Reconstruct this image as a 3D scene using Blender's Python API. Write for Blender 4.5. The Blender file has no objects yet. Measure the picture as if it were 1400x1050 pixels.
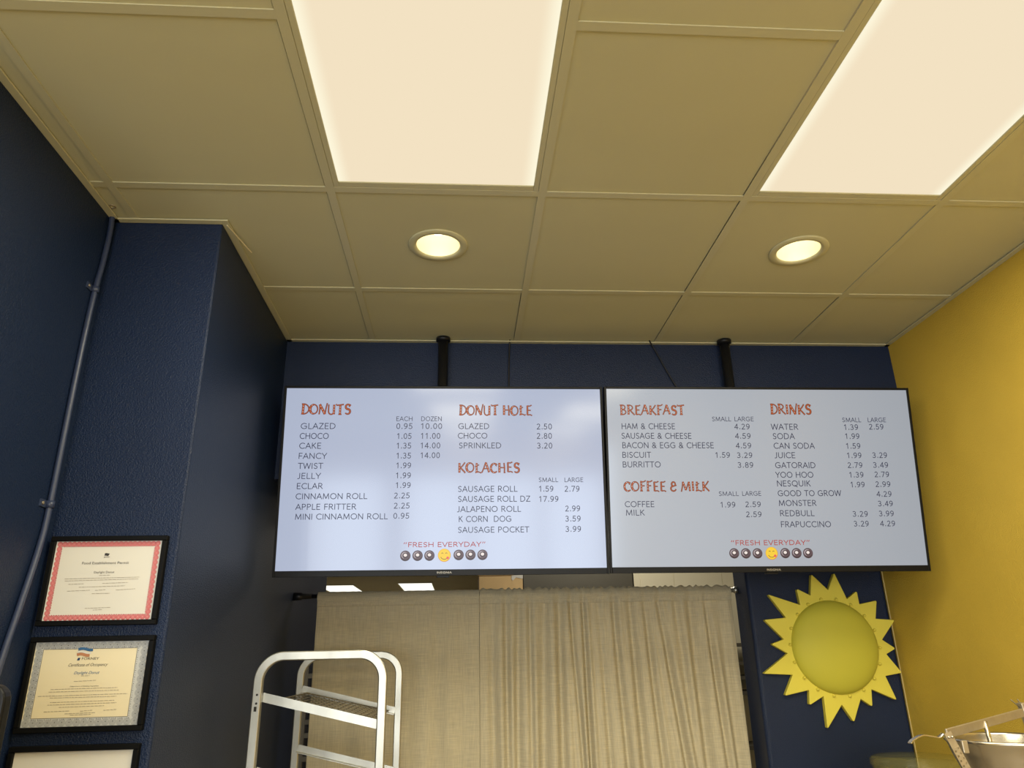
import bpy, bmesh, math, random
from mathutils import Vector, Matrix
random.seed(7)
PI = math.pi
SC = bpy.context.scene
COL = SC.collection

# ------------------------------------------------------------------ camera
def cam_matrix(rx, ry, rz):
    Rz = Matrix.Rotation(rz, 3, 'Z'); Rx = Matrix.Rotation(rx, 3, 'X'); Ry = Matrix.Rotation(ry, 3, 'Y')
    return Rz @ Rx @ Ry          # columns: right, forward, up
M = cam_matrix(0.35572, 0.02091, -0.07217)
right, fwd, up = M.col[0], M.col[1], M.col[2]
cd = bpy.data.cameras.new('camera'); cam = bpy.data.objects.new('camera', cd); COL.objects.link(cam)
cd.sensor_width = 36.0; cd.lens = 999.41 / 1400 * 36.0; cd.clip_start = 0.02; cd.clip_end = 60
mw = Matrix.Identity(4)
for i in range(3):
    mw[i][0] = right[i]; mw[i][1] = up[i]; mw[i][2] = -fwd[i]
mw.translation = Vector((-0.22975, -1.79638, 1.59957))
cam.matrix_world = mw
SC.camera = cam

# ------------------------------------------------------------------ world, exposure, lights
W = bpy.data.worlds.new('daylight_world'); SC.world = W; W.use_nodes = True
W.node_tree.nodes['Background'].inputs[0].default_value = (0.80, 0.90, 1.0, 1)
W.node_tree.nodes['Background'].inputs[1].default_value = 1.6
SC.view_settings.view_transform = 'Standard'; SC.view_settings.look = 'None'
SC.view_settings.gamma = 1.0; SC.view_settings.use_curve_mapping = False
SC.view_settings.exposure = 0.0

PANEL_W = 29.0       # watts of each ceiling panel
CAN_W = 0.13
WINDOW_W = 34.0
BACK_W = 32.0
LAMP_COL = (1.0, 0.925, 0.69)
DAY_COL = (0.86, 0.93, 1.0)

def area_lamp(name, loc, sx, sy, watts, col, rot=(0, 0, 0)):
    ld = bpy.data.lights.new(name, 'AREA'); ld.shape = 'RECTANGLE'; ld.size = sx; ld.size_y = sy
    ld.energy = watts; ld.color = col
    o = bpy.data.objects.new(name, ld); COL.objects.link(o); o.location = loc; o.rotation_euler = rot
    return o

# room constants (metres)
T = 0.6096
XL, XR, XS = -1.29, 1.66, -0.966      # left wall, right wall, pier side
YC, YS, YW, YB = 0.187, 1.08, 1.473, 1.643   # pier front, soffit front, back wall front / rear
ZC = 2.86                             # ceiling
XJ = 1.03                             # doorway jamb
YF = -6.2                             # shop front

# daylight through the three shop-front windows
XA, YA = -4.6, -0.6                    # the shop opens to the left before the navy side wall
WINS = [(-4.3, -3.4), (-3.3, -2.4), (-2.3, -1.4), (-1.15, -0.30), (-0.20, 0.65), (0.75, 1.55)]
for wi, (a, b) in enumerate(WINS):
    area_lamp('window_daylight', ((a + b) / 2, YF - 0.12, 1.35), b - a, 1.9, WINDOW_W, DAY_COL, (PI / 2, 0, 0))

# ------------------------------------------------------------------ materials
def s2l(c):
    return c / 12.92 if c <= 0.04045 else ((c + 0.055) / 1.055) ** 2.4
def rgb(r, g, b):
    return (s2l(r / 255), s2l(g / 255), s2l(b / 255), 1)
def mat(name, col, rough=0.5, metal=0.0, bump=None, vary=None, spec=0.5, emit=None, coat=0, trans=0, ior=1.45, sheen=0):
    """bump = (scale, strength, distance); vary = (scale, amount, stretch)"""
    m = bpy.data.materials.new(name); m.use_nodes = True
    nt = m.node_tree; N = nt.nodes; L = nt.links; p = N['Principled BSDF']
    p.inputs['Base Color'].default_value = col; p.inputs['Roughness'].default_value = rough
    p.inputs['Metallic'].default_value = metal; p.inputs['Specular IOR Level'].default_value = spec
    p.inputs['IOR'].default_value = ior
    p.inputs['Transmission Weight'].default_value = trans
    p.inputs['Coat Weight'].default_value = coat
    if emit:
        p.inputs['Emission Color'].default_value = emit[0]; p.inputs['Emission Strength'].default_value = emit[1]
    tc = N.new('ShaderNodeTexCoord')
    if vary:
        mp = N.new('ShaderNodeMapping'); L.new(tc.outputs['Object'], mp.inputs[0])
        if len(vary) > 2: mp.inputs['Scale'].default_value = vary[2]
        nz = N.new('ShaderNodeTexNoise'); nz.inputs['Scale'].default_value = vary[0]; nz.inputs['Detail'].default_value = 5
        L.new(mp.outputs[0], nz.inputs[0])
        mr = N.new('ShaderNodeMapRange'); mr.inputs['From Min'].default_value = 0.3; mr.inputs['From Max'].default_value = 0.7
        mr.inputs['To Min'].default_value = 1 - vary[1]; mr.inputs['To Max'].default_value = 1 + vary[1]
        L.new(nz.outputs['Fac'], mr.inputs['Value'])
        mx = N.new('ShaderNodeMix'); mx.data_type = 'RGBA'; mx.blend_type = 'MULTIPLY'; mx.inputs['Factor'].default_value = 1
        mx.inputs['A'].default_value = col; L.new(mr.outputs[0], mx.inputs['B'])
        L.new(mx.outputs['Result'], p.inputs['Base Color'])
    if bump:
        nb = N.new('ShaderNodeTexNoise'); nb.inputs['Scale'].default_value = bump[0]; nb.inputs['Detail'].default_value = 3
        L.new(tc.outputs['Object'], nb.inputs[0])
        bp = N.new('ShaderNodeBump'); bp.inputs['Strength'].default_value = bump[1]; bp.inputs['Distance'].default_value = bump[2]
        L.new(nb.outputs['Fac'], bp.inputs['Height']); L.new(bp.outputs[0], p.inputs['Normal'])
    return m

M_NAVY = mat('navy_wall_paint', (0.0068, 0.0150, 0.0430, 1), 0.42, bump=(260, 0.5, 0.005), vary=(3, 0.06), spec=0.32)
M_MUSTARD = mat('mustard_wall_paint', rgb(203, 172, 70), 0.6, bump=(260, 0.5, 0.005), vary=(3, 0.05), spec=0.25)
M_TILE = mat('ceiling_tile_vinyl', rgb(190, 185, 150), 0.6, bump=(7, 0.25, 0.006), vary=(1.5, 0.03), spec=0.3)
M_GRID = mat('ceiling_grid_enamel', rgb(190, 185, 152), 0.4, spec=0.4)
M_FLOOR = mat('floor_tile', rgb(150, 138, 116), 0.35, vary=(2, 0.06))
M_CREAM = mat('back_room_panel', rgb(222, 214, 186), 0.4, vary=(2, 0.03))
M_BROWN = mat('back_room_paint', rgb(150, 140, 112), 0.6, vary=(2, 0.05))
M_BLACK = mat('black_plastic', (0.006, 0.006, 0.0065, 1), 0.4, spec=0.2)
M_BLACKM = mat('black_steel', (0.006, 0.006, 0.007, 1), 0.45, spec=0.4)
M_FRAME = mat('black_frame_moulding', (0.004, 0.004, 0.004, 1), 0.5, spec=0.12)
M_ALU = mat('brushed_aluminium', rgb(166, 163, 151), 0.34, 0.9, vary=(14, 0.14, (1, 1, 0.3)))
M_WIRE = mat('dull_wire', rgb(120, 112, 96), 0.5, 0.6)
M_STEEL = mat('stainless_steel', rgb(190, 182, 168), 0.25, 0.95, bump=(60, 0.08, 0.002))
M_STEEL2 = mat('worn_steel_bar', rgb(172, 160, 138), 0.42, 0.7, vary=(40, 0.08))
M_DARKHOLE = mat('dark_hole', (0.01, 0.009, 0.007, 1), 0.7)
M_HOOD = mat('hood_steel', rgb(112, 108, 96), 0.35, 0.6, vary=(4, 0.15, (0.3, 1, 1)))
M_CARD = mat('cardboard', rgb(216, 184, 132), 0.8, vary=(6, 0.06))
M_PAPER = mat('white_paper', rgb(210, 206, 196), 0.55)
M_CREAMP = mat('cream_paper', rgb(222, 210, 178), 0.55)
M_RED = mat('red_print', rgb(190, 84, 88), 0.6)
M_GREY = mat('grey_print', rgb(140, 142, 146), 0.6)
M_GREY2 = mat('pale_grey_print', rgb(186, 187, 186), 0.6)
M_INKD = mat('dark_print', rgb(62, 58, 56), 0.6)
M_INKT = mat('thin_print', rgb(150, 140, 124), 0.6)
M_INKB = mat('blue_print', rgb(52, 96, 140), 0.6)
M_INKO = mat('brown_print', rgb(176, 120, 84), 0.6)
M_SUN = mat('yellow_foam', rgb(220, 206, 80), 0.5, spec=0.35, vary=(5, 0.03))
M_DOME = mat('translucent_yellow_plastic', rgb(194, 186, 64), 0.6, spec=0.3)
M_CONDUIT = mat('painted_conduit', rgb(46, 55, 80), 0.35)
M_CABLE = mat('black_cable', (0.008, 0.008, 0.009, 1), 0.5)
M_STRAW = mat('pale_plastic_tie', rgb(214, 200, 160), 0.5)
M_SLATE = mat('dark_shelf', rgb(84, 80, 70), 0.5)
M_CANW = mat('white_reflector', rgb(250, 240, 205), 0.3)
def clear_plastic():
    m = mat('clear_plastic', rgb(150, 146, 96), 0.12, spec=0.5); nt = m.node_tree; N = nt.nodes; L = nt.links
    tr = N.new('ShaderNodeBsdfTransparent'); tr.inputs[0].default_value = (0.97, 0.97, 0.9, 1)
    ms = N.new('ShaderNodeMixShader'); ms.inputs[0].default_value = 0.15
    L.new(tr.outputs[0], ms.inputs[1]); L.new(N['Principled BSDF'].outputs[0], ms.inputs[2]); L.new(ms.outputs[0], N['Material Output'].inputs[0]); return m
M_CLEAR = clear_plastic()
M_ZIGZAG = mat('yellow_zigzag', rgb(168, 158, 74), 0.5)

def glow(name, col, strength):
    m = bpy.data.materials.new(name); m.use_nodes = True; nt = m.node_tree
    nt.nodes.remove(nt.nodes['Principled BSDF'])
    e = nt.nodes.new('ShaderNodeEmission'); e.inputs[0].default_value = col; e.inputs[1].default_value = strength
    nt.links.new(e.outputs[0], nt.nodes['Material Output'].inputs[0]); return m
M_BULB = glow('lamp_bulb', (1.0, 0.93, 0.75, 1), 3.0)
M_BACKPANEL = glow('kitchen_light_diffuser', rgb(250, 248, 236), 1.25)

def panel_glow():
    # edge-lit acrylic diffuser: the strips of LEDs along its edges show a little brighter
    m = glow('light_panel_diffuser', (1, 1, 1, 1), 1.0); nt = m.node_tree; N = nt.nodes; L = nt.links
    e = [n for n in N if n.type == 'EMISSION'][0]
    tc = N.new('ShaderNodeTexCoord'); sp = N.new('ShaderNodeSeparateXYZ'); L.new(tc.outputs['Object'], sp.inputs[0])
    ab = N.new('ShaderNodeMath'); ab.operation = 'ABSOLUTE'; L.new(sp.outputs['X'], ab.inputs[0])
    mr = N.new('ShaderNodeMapRange'); mr.interpolation_type = 'SMOOTHSTEP'
    mr.inputs['From Min'].default_value = 0.235; mr.inputs['From Max'].default_value = 0.282
    L.new(ab.outputs[0], mr.inputs['Value'])
    mx = N.new('ShaderNodeMix'); mx.data_type = 'RGBA'
    mx.inputs['A'].default_value = rgb(243, 226, 195); mx.inputs['B'].default_value = rgb(255, 248, 220)
    L.new(mr.outputs[0], mx.inputs['Factor']); L.new(mx.outputs['Result'], e.inputs[0])
    return m
M_PANEL = panel_glow()

def screen_mat(name, col, strength):
    # a backlit LCD sends most of its light straight ahead and dims towards grazing angles
    m = mat(name, (0.01, 0.01, 0.012, 1), 0.12, spec=0.5, emit=(col, 1.0), bump=(5, 0.02, 0.002))
    nt = m.node_tree; N = nt.nodes; L = nt.links; g = N.new('ShaderNodeNewGeometry')
    d = N.new('ShaderNodeVectorMath'); d.operation = 'DOT_PRODUCT'
    L.new(g.outputs['Incoming'], d.inputs[0]); L.new(g.outputs['True Normal'], d.inputs[1])
    a = N.new('ShaderNodeMath'); a.operation = 'ABSOLUTE'; L.new(d.outputs['Value'], a.inputs[0])
    q = N.new('ShaderNodeMath'); q.operation = 'POWER'; q.inputs[1].default_value = 1.8; L.new(a.outputs[0], q.inputs[0])
    k = N.new('ShaderNodeMath'); k.operation = 'MULTIPLY'; k.inputs[1].default_value = strength; L.new(q.outputs[0], k.inputs[0])
    L.new(k.outputs[0], N['Principled BSDF'].inputs['Emission Strength']); return m
M_SCREEN_L = screen_mat('lit_screen', rgb(168, 177, 199), 1.12)
M_SCREEN_R = screen_mat('lit_screen_grey', rgb(170, 176, 185), 1.12)
def ink(name, col): return mat(name, (0.005, 0.005, 0.006, 1), 0.3, spec=0.3, emit=(col, 1.0))
M_TINK = ink('screen_dark_letters', rgb(44, 48, 74))
M_TINK2 = ink('screen_grey_letters', rgb(88, 92, 112))
M_TRED = ink('screen_red_letters', rgb(172, 62, 58))
M_TORG = ink('screen_orange_letters', rgb(176, 80, 40))
M_TBRN = ink('screen_brown_letters', rgb(92, 48, 36))
M_TWHT = ink('screen_white_dots', rgb(238, 226, 220))
M_TCHO = ink('screen_chocolate', rgb(96, 78, 84))
M_TCHD = ink('screen_dark_chocolate', rgb(58, 44, 48))
M_TCHL = ink('screen_glaze_shine', rgb(172, 160, 164))
M_TYEL = ink('screen_smiley_yellow', rgb(246, 204, 60))
M_TYED = ink('screen_smiley_orange', rgb(214, 140, 36))
M_TPNK = ink('screen_tongue_pink', rgb(232, 96, 92))
M_LOGO = mat('silver_lettering', rgb(170, 165, 155), 0.4, 0.3)

def linen():
    m = mat('linen_cloth', rgb(212, 201, 171), 0.85, spec=0.15); nt = m.node_tree; N = nt.nodes; L = nt.links; p = N['Principled BSDF']
    tc = N.new('ShaderNodeTexCoord'); cols = []
    for sc in ((420, 420, 14), (14, 14, 420)):
        mp = N.new('ShaderNodeMapping'); mp.inputs['Scale'].default_value = sc; L.new(tc.outputs['Object'], mp.inputs[0])
        nz = N.new('ShaderNodeTexNoise'); nz.inputs['Scale'].default_value = 1.0; nz.inputs['Detail'].default_value = 2
        L.new(mp.outputs[0], nz.inputs[0]); cols.append(nz)
    ad = N.new('ShaderNodeMath'); ad.operation = 'ADD'; L.new(cols[0].outputs['Fac'], ad.inputs[0]); L.new(cols[1].outputs['Fac'], ad.inputs[1])
    mr = N.new('ShaderNodeMapRange'); mr.inputs['From Min'].default_value = 0.7; mr.inputs['From Max'].default_value = 1.3
    mr.inputs['To Min'].default_value = 0.84; mr.inputs['To Max'].default_value = 1.12; L.new(ad.outputs[0], mr.inputs['Value'])
    mx = N.new('ShaderNodeMix'); mx.data_type = 'RGBA'; mx.blend_type = 'MULTIPLY'; mx.inputs['Factor'].default_value = 1
    mx.inputs['A'].default_value = rgb(212, 201, 171); L.new(mr.outputs[0], mx.inputs['B'])
    L.new(mx.outputs['Result'], p.inputs['Base Color'])
    bp = N.new('ShaderNodeBump'); bp.inputs['Strength'].default_value = 0.3; bp.inputs['Distance'].default_value = 0.001
    L.new(ad.outputs[0], bp.inputs['Height']); L.new(bp.outputs[0], p.inputs['Normal'])
    tr = N.new('ShaderNodeBsdfTranslucent'); L.new(mx.outputs['Result'], tr.inputs[0])
    ms = N.new('ShaderNodeMixShader'); ms.inputs[0].default_value = 0.36
    L.new(p.outputs[0], ms.inputs[1]); L.new(tr.outputs[0], ms.inputs[2])
    L.new(ms.outputs[0], N['Material Output'].inputs[0]); return m
M_LINEN = linen()

# ------------------------------------------------------------------ mesh helpers
class MB:
    """collects shapes for ONE mesh object"""
    def __init__(s): s.bm = bmesh.new(); s.mi = 0
    def quad(s, *v):
        f = s.bm.faces.new([s.bm.verts.new(p) for p in v]); f.material_index = s.mi; return f
    def box(s, x0, x1, y0, y1, z0, z1, mtx=None):
        c = [Vector((x, y, z)) for x in (x0, x1) for y in (y0, y1) for z in (z0, z1)]
        if mtx: c = [mtx @ v for v in c]
        v = [s.bm.verts.new(p) for p in c]
        for q in ((0, 1, 3, 2), (4, 6, 7, 5), (0, 4, 5, 1), (2, 3, 7, 6), (0, 2, 6, 4), (1, 5, 7, 3)):
            f = s.bm.faces.new([v[i] for i in q]); f.material_index = s.mi
        return s
    def beam(s, a, b, w, h, upv=(0, 0, 1)):
        """rectangular bar from a to b: w sideways, h along upv"""
        a, b, u = Vector(a), Vector(b), Vector(upv); d = (b - a).normalized()
        sd = d.cross(u).normalized(); u = sd.cross(d).normalized()
        v = [[s.bm.verts.new(p + sd * i * w / 2 + u * j * h / 2) for i, j in ((-1, -1), (1, -1), (1, 1), (-1, 1))] for p in (a, b)]
        for k in range(4):
            f = s.bm.faces.new((v[0][k], v[0][(k + 1) % 4], v[1][(k + 1) % 4], v[1][k])); f.material_index = s.mi
        for e in (v[0][::-1], v[1]):
            f = s.bm.faces.new(e); f.material_index = s.mi
        return s
    def lbeam(s, a, b, h, w, t, side):
        """angle section from a to b: upright leg h, foot w towards side, thickness t"""
        a, b, sd = Vector(a), Vector(b), Vector(side); d = (b - a).normalized(); u = sd.cross(d).normalized()
        if u.z < 0: u = -u
        pr = [(0, h / 2), (t, h / 2), (t, -h / 2 + t), (w, -h / 2 + t), (w, -h / 2), (0, -h / 2)]
        v = [[s.bm.verts.new(p + sd * x + u * z) for x, z in pr] for p in (a, b)]
        for k in range(6):
            s.bm.faces.new((v[0][k], v[0][(k + 1) % 6], v[1][(k + 1) % 6], v[1][k])).material_index = s.mi
        s.bm.faces.new(v[0][::-1]); s.bm.faces.new(v[1]); return s
    def tube(s, pts, r, n=10, cap=True, flat=None):
        """round (or flat=(w,h,up)) section swept along pts; r number or list"""
        pts = [Vector(p) for p in pts]; rings = []; prev = None
        for i, p in enumerate(pts):
            d = ((pts[min(i + 1, len(pts) - 1)] - pts[max(i - 1, 0)])).normalized()
            if flat:
                u = Vector(flat[2]); sd = d.cross(u).normalized(); u2 = u - d * u.dot(d); u2.normalize()
                prof = []
                w, h = flat[0] / 2, flat[1] / 2; b = min(w, h) * 0.28
                for qx, qy in ((1, 1), (-1, 1), (-1, -1), (1, -1)):
                    cs = [(w * qx, (h - b) * qy), ((w - b * .3) * qx, (h - b * .3) * qy), ((w - b) * qx, h * qy)]
                    prof += cs if qx * qy > 0 else cs[::-1]
                rings.append([s.bm.verts.new(p + sd * a + u2 * c) for a, c in prof])
            else:
                if prev is None:
                    prev = d.orthogonal().normalized()
                prev = (prev - d * prev.dot(d)).normalized(); b = d.cross(prev)
                rr = r[i] if isinstance(r, (list, tuple)) else r
                rings.append([s.bm.verts.new(p + prev * math.cos(2 * PI * k / n) * rr + b * math.sin(2 * PI * k / n) * rr) for k in range(n)])
        m = len(rings[0])
        for a, b in zip(rings, rings[1:]):
            for k in range(m):
                f = s.bm.faces.new((a[k], a[(k + 1) % m], b[(k + 1) % m], b[k])); f.material_index = s.mi; f.smooth = not flat
        if cap:
            for e in (rings[0][::-1], rings[-1]):
                f = s.bm.faces.new(e); f.material_index = s.mi
        return s
    def lathe(s, prof, n=40, c=(0, 0, 0), cap0=False, cap1=False, mtx=None):
        c = Vector(c); rings = []
        for r, z in prof:
            vs = [Vector((r * math.cos(2 * PI * k / n), r * math.sin(2 * PI * k / n), z)) for k in range(n)]
            if mtx: vs = [mtx @ v for v in vs]
            rings.append([s.bm.verts.new(c + v) for v in vs])
        for a, b in zip(rings, rings[1:]):
            for k in range(n):
                f = s.bm.faces.new((a[k], a[(k + 1) % n], b[(k + 1) % n], b[k])); f.material_index = s.mi; f.smooth = True
        if cap0: f = s.bm.faces.new(rings[0][::-1]); f.material_index = s.mi
        if cap1: f = s.bm.faces.new(rings[-1]); f.material_index = s.mi
        return s
    def prism(s, poly, y0, y1):
        """outline in x,z extruded from y0 (front) to y1"""
        a = [s.bm.verts.new((x, y0, z)) for x, z in poly]; b = [s.bm.verts.new((x, y1, z)) for x, z in poly]; n = len(poly)
        for e in (a, b[::-1]):
            f = s.bm.faces.new(e); f.material_index = s.mi
        for k in range(n):
            f = s.bm.faces.new((a[k], b[k], b[(k + 1) % n], a[(k + 1) % n])); f.material_index = s.mi
        return s
    def disc(s, x, z, r, y, n=20, r2=0.0, sx=1.0, mi=None):
        """flat disc or ring in the x,z plane facing -y"""
        if mi is not None: s.mi = mi
        o = [s.bm.verts.new((x + sx * r * math.cos(2 * PI * k / n), y, z + r * math.sin(2 * PI * k / n))) for k in range(n)]
        if r2:
            i = [s.bm.verts.new((x + sx * r2 * math.cos(2 * PI * k / n), y, z + r2 * math.sin(2 * PI * k / n))) for k in range(n)]
            for k in range(n):
                f = s.bm.faces.new((o[k], o[(k + 1) % n], i[(k + 1) % n], i[k])); f.material_index = s.mi
        else:
            f = s.bm.faces.new(o); f.material_index = s.mi
        return s
    def ribbon(s, pts, w, y):
        """flat stroke in the x,z plane; w number or list of widths"""
        n = len(pts); l = []
        for i, (x, z) in enumerate(pts):
            x0, z0 = pts[max(i - 1, 0)]; x1, z1 = pts[min(i + 1, n - 1)]
            dx, dz = x1 - x0, z1 - z0; q = math.hypot(dx, dz) or 1
            ww = (w[i] if isinstance(w, (list, tuple)) else w) / 2
            l.append((s.bm.verts.new((x - dz / q * ww, y, z + dx / q * ww)), s.bm.verts.new((x + dz / q * ww, y, z - dx / q * ww))))
        for a, b in zip(l, l[1:]):
            f = s.bm.faces.new((a[0], a[1], b[1], b[0])); f.material_index = s.mi
        return s
    def holed(s, x0, x1, y0, y1, z, cx, cy, r, n=32):
        """flat plate (facing down) with a round hole"""
        inn, out = [], []
        for k in range(n):
            a = 2 * PI * (k + .5) / n; dx, dy = math.cos(a), math.sin(a)
            tx = ((x1 if dx > 0 else x0) - cx) / dx if abs(dx) > 1e-9 else 1e9
            ty = ((y1 if dy > 0 else y0) - cy) / dy if abs(dy) > 1e-9 else 1e9
            t = min(tx, ty); inn.append(s.bm.verts.new((cx + r * dx, cy + r * dy, z))); out.append(s.bm.verts.new((cx + t * dx, cy + t * dy, z)))
        corners = [(x0, y0), (x1, y0), (x1, y1), (x0, y1)]
        for k in range(n):
            j = (k + 1) % n; p, q = out[k].co, out[j].co; vs = [inn[k], out[k]]
            for cx_, cy_ in corners:
                on_p = abs(p.x - cx_) < 1e-6 or abs(p.y - cy_) < 1e-6; on_q = abs(q.x - cx_) < 1e-6 or abs(q.y - cy_) < 1e-6
                if on_p and on_q and not (abs(p.x - q.x) < 1e-6 or abs(p.y - q.y) < 1e-6): vs.append(s.bm.verts.new((cx_, cy_, z)))
            vs += [out[j], inn[j]]
            f = s.bm.faces.new(vs); f.material_index = s.mi
        return s
    def build(s, name, mats, parent=None, bevel=0, seg=2, smooth=False, recalc=True, solid=0):
        if recalc: bmesh.ops.recalc_face_normals(s.bm, faces=s.bm.faces)
        me = bpy.data.meshes.new(name); s.bm.to_mesh(me); s.bm.free()
        if smooth:
            for p in me.polygons: p.use_smooth = True
        for m in (mats if isinstance(mats, (list, tuple)) else [mats]): me.materials.append(m)
        o = bpy.data.objects.new(name, me); COL.objects.link(o)
        if parent: o.parent = parent
        if solid:
            so = o.modifiers.new('thickness', 'SOLIDIFY'); so.thickness = solid; so.offset = 0
        if bevel:
            b = o.modifiers.new('bevel', 'BEVEL'); b.width = bevel; b.segments = seg; b.limit_method = 'ANGLE'; b.angle_limit = math.radians(40)
        return o

def tag(o, label, cat, group=None, kind=None):
    o['label'] = label; o['category'] = cat
    if group: o['group'] = group
    if kind: o['kind'] = kind
    return o
def thing(name, label, cat, loc=(0, 0, 0), group=None, mtx=None):
    o = bpy.data.objects.new(name, None); COL.objects.link(o); o.empty_display_size = 0.05
    if mtx is not None: o.matrix_world = mtx
    else: o.location = loc
    return tag(o, label, cat, group)
def struct(o):
    o['kind'] = 'structure'; return o
def copy_tree(root, loc):
    r = root.copy(); COL.objects.link(r); r.location = loc
    for ch in list(root.children):
        c = ch.copy(); COL.objects.link(c); c.parent = r
        for g in list(ch.children):
            d = g.copy(); COL.objects.link(d); d.parent = c
    return r

# text: all strings are made once, then turned to meshes in one depsgraph update
_TXT = []
def queue_text(s, shear=0.0, weight=0.0):
    cu = bpy.data.curves.new('t', 'FONT'); cu.body = s; cu.size = 1.0; cu.resolution_u = 3; cu.shear = shear; cu.offset = weight
    o = bpy.data.objects.new('t', cu); COL.objects.link(o); _TXT.append(o); return o
def text_into(mb, meshes, ob, x0, x1, zb, cap, y):
    """lay the mesh of a queued string between x0 and x1 on baseline zb with capital height cap"""
    me = meshes[ob]; xs = [v.co.x for v in me.vertices]; a, b = min(xs), max(xs)
    kx = (x1 - x0) / (b - a); kz = cap / CAPH
    vs = [mb.bm.verts.new((x0 + (v.co.x - a) * kx, y, zb + v.co.y * kz)) for v in me.vertices]
    for p in me.polygons:
        try: f = mb.bm.faces.new([vs[i] for i in p.vertices]); f.material_index = mb.mi
        except ValueError: pass
def flush_text():
    bpy.context.view_layer.update(); dg = bpy.context.evaluated_depsgraph_get(); out = {}
    for o in _TXT: out[o] = bpy.data.meshes.new_from_object(o.evaluated_get(dg))
    return out

# ================================================================== THE SETTING
struct(MB().box(-4.8, 2.8, YF - 0.2, 14.2, -0.1, 0).build('floor', M_FLOOR))
struct(MB().box(XL - 0.12, XL, YA, YC, 0, ZC).build('wall_left', M_NAVY))
struct(MB().box(XA, XL - 0.12, YA, YA + 0.1, 0, ZC).build('wall_side', M_NAVY))
struct(MB().box(XA - 0.1, XA, YF, YA + 0.1, 0, ZC + 0.1).build('wall_far_left', M_MUSTARD))
struct(MB().box(XL - 0.12, XS, YC, 2.39, 0, ZC).build('wall_pier', M_NAVY, bevel=0.006, seg=3))
struct(MB().box(XR, XR + 0.12, YF, YB, 0, ZC + 0.1).build('wall_right', M_MUSTARD))
struct(MB().box(XS, XR, YS, YB, 2.268, ZC).build('wall_soffit', M_NAVY))
struct(MB().box(XJ, XR, YW, YB, 0, 2.268).build('wall_back', M_NAVY, bevel=0.016, seg=4))
struct(MB().box(XR - 0.0035, XR, YW - 0.0035, YW, 0, 2.268).build('trim_3', mat('pale_caulk', rgb(190, 172, 120), 0.6)))
# shop front with its window openings
mb = MB(); mb.box(XA - 0.1, XR + 0.1, YF - 0.12, YF, 0, 0.4); mb.box(XA - 0.1, XR + 0.1, YF - 0.12, YF, 2.3, ZC + 0.1)
ed = [XA - 0.1] + [v for w in WINS for v in w] + [XR + 0.1]
for a, b in zip(ed[0::2], ed[1::2]): mb.box(a, b, YF - 0.12, YF, 0.4, 2.3)
struct(mb.build('wall_front', M_MUSTARD))
# kitchen behind the curtain
struct(MB().box(-3.5, -3.4, 2.4, 14.1, 0, 2.9).build('wall_kitchen_left', M_BROWN))
struct(MB().box(-3.5, XL - 0.12, 2.3, 2.39, 0, 2.9).build('wall_kitchen_front', M_BROWN))
struct(MB().box(2.6, 2.7, YB, 14.1, 0, 2.9).build('wall_kitchen_right', M_CREAM))
struct(MB().box(XR + 0.12, 2.6, YB - 0.1, YB, 0, 2.9).build('wall_kitchen_corner', M_CREAM))
struct(MB().box(-3.5, 2.7, 14.0, 14.1, 0, 2.9).build('wall_kitchen_far', M_BROWN))
mb = MB()
for a, b in ((1.062, 1.109), (1.113, 1.367), (1.371, 1.739), (1.743, 2.6)): mb.box(a, b, 3.80, 3.90, 0, 2.86)
mb.box(1.062, 2.6, 3.804, 3.89, 0, 2.86)
struct(mb.build('wall_partition', M_CREAM))
struct(MB().box(-3.5, 2.7, YB, 14.1, 2.865, 2.9).build('ceiling_kitchen', M_BROWN))

# ceiling tiles: vinyl lay-in tiles in a two foot grid, with room for the light panels
PANELS = [(-1, -2), (1, -2), (-1, -6), (1, -6), (-1, -10), (1, -10), (-5, -4), (-5, -8)]    # left column, lower row (in tiles)
CANS = [(-0.311, 0.297), (0.901, 0.293)]; CAN_R = 0.072
xl = [XA] + [k * T for k in range(-7, -2)] + [XL, -2 * T, -T, 0, T, 2 * T, XR]
yl = [YF] + [k * T for k in range(-10, 2)] + [YS]
def is_panel(xc, yc):
    return any(c * T < xc < (c + 1) * T and r * T < yc < (r + 2) * T for c, r in PANELS)
mb = MB()
for x0, x1 in zip(xl, xl[1:]):
    for y0, y1 in zip(yl, yl[1:]):
        if is_panel((x0 + x1) / 2, (y0 + y1) / 2) or (x1 < XL + .01 and y1 > YA): continue
        if x1 <= XL: y1 = min(y1, YA)
        can = [c for c in CANS if x0 < c[0] < x1 and y0 < c[1] < y1]
        if can: mb.holed(x0 + .002, x1 - .002, y0 + .002, y1 - .002, ZC + 0.0035, can[0][0], can[0][1], CAN_R + 0.006)
        else: mb.box(x0 + .002, x1 - (.002 if x1 > 1.6 else .0142), y0 + .002, y1 - .002, ZC + 0.0035, ZC + 0.02)
struct(mb.build('ceiling', M_TILE, recalc=False))
struct(MB().box(XA - 0.12, XR + 0.12, YF - 0.12, YB, ZC + 0.18, ZC + 0.22).build('ceiling_sky_blocker', M_BROWN))  # unseen slab over the tiles, added to block sky light
mb = MB(); bw = 0.012
for x in xl[1:-1]: 
    if abs(x - XL) > .01: mb.box(x - bw, x + bw, YF, YS if x > XL else YA, ZC, ZC + 0.003)
for y in yl[1:-1]:
    for x0, x1 in zip(xl, xl[1:]):
        if x1 < XL + .01 and y > YA: continue
        if is_panel((x0 + x1) / 2, y - 0.01) and is_panel((x0 + x1) / 2, y + 0.01): continue
        mb.box(x0 + bw, x1 - bw, y - bw, y + bw, ZC + 0.0003, ZC + 0.0033)
struct(mb.build('trim_1', M_GRID))
mb = MB(); f = 0.022; z0, z1 = ZC - 0.004, ZC + 0.001
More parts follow.
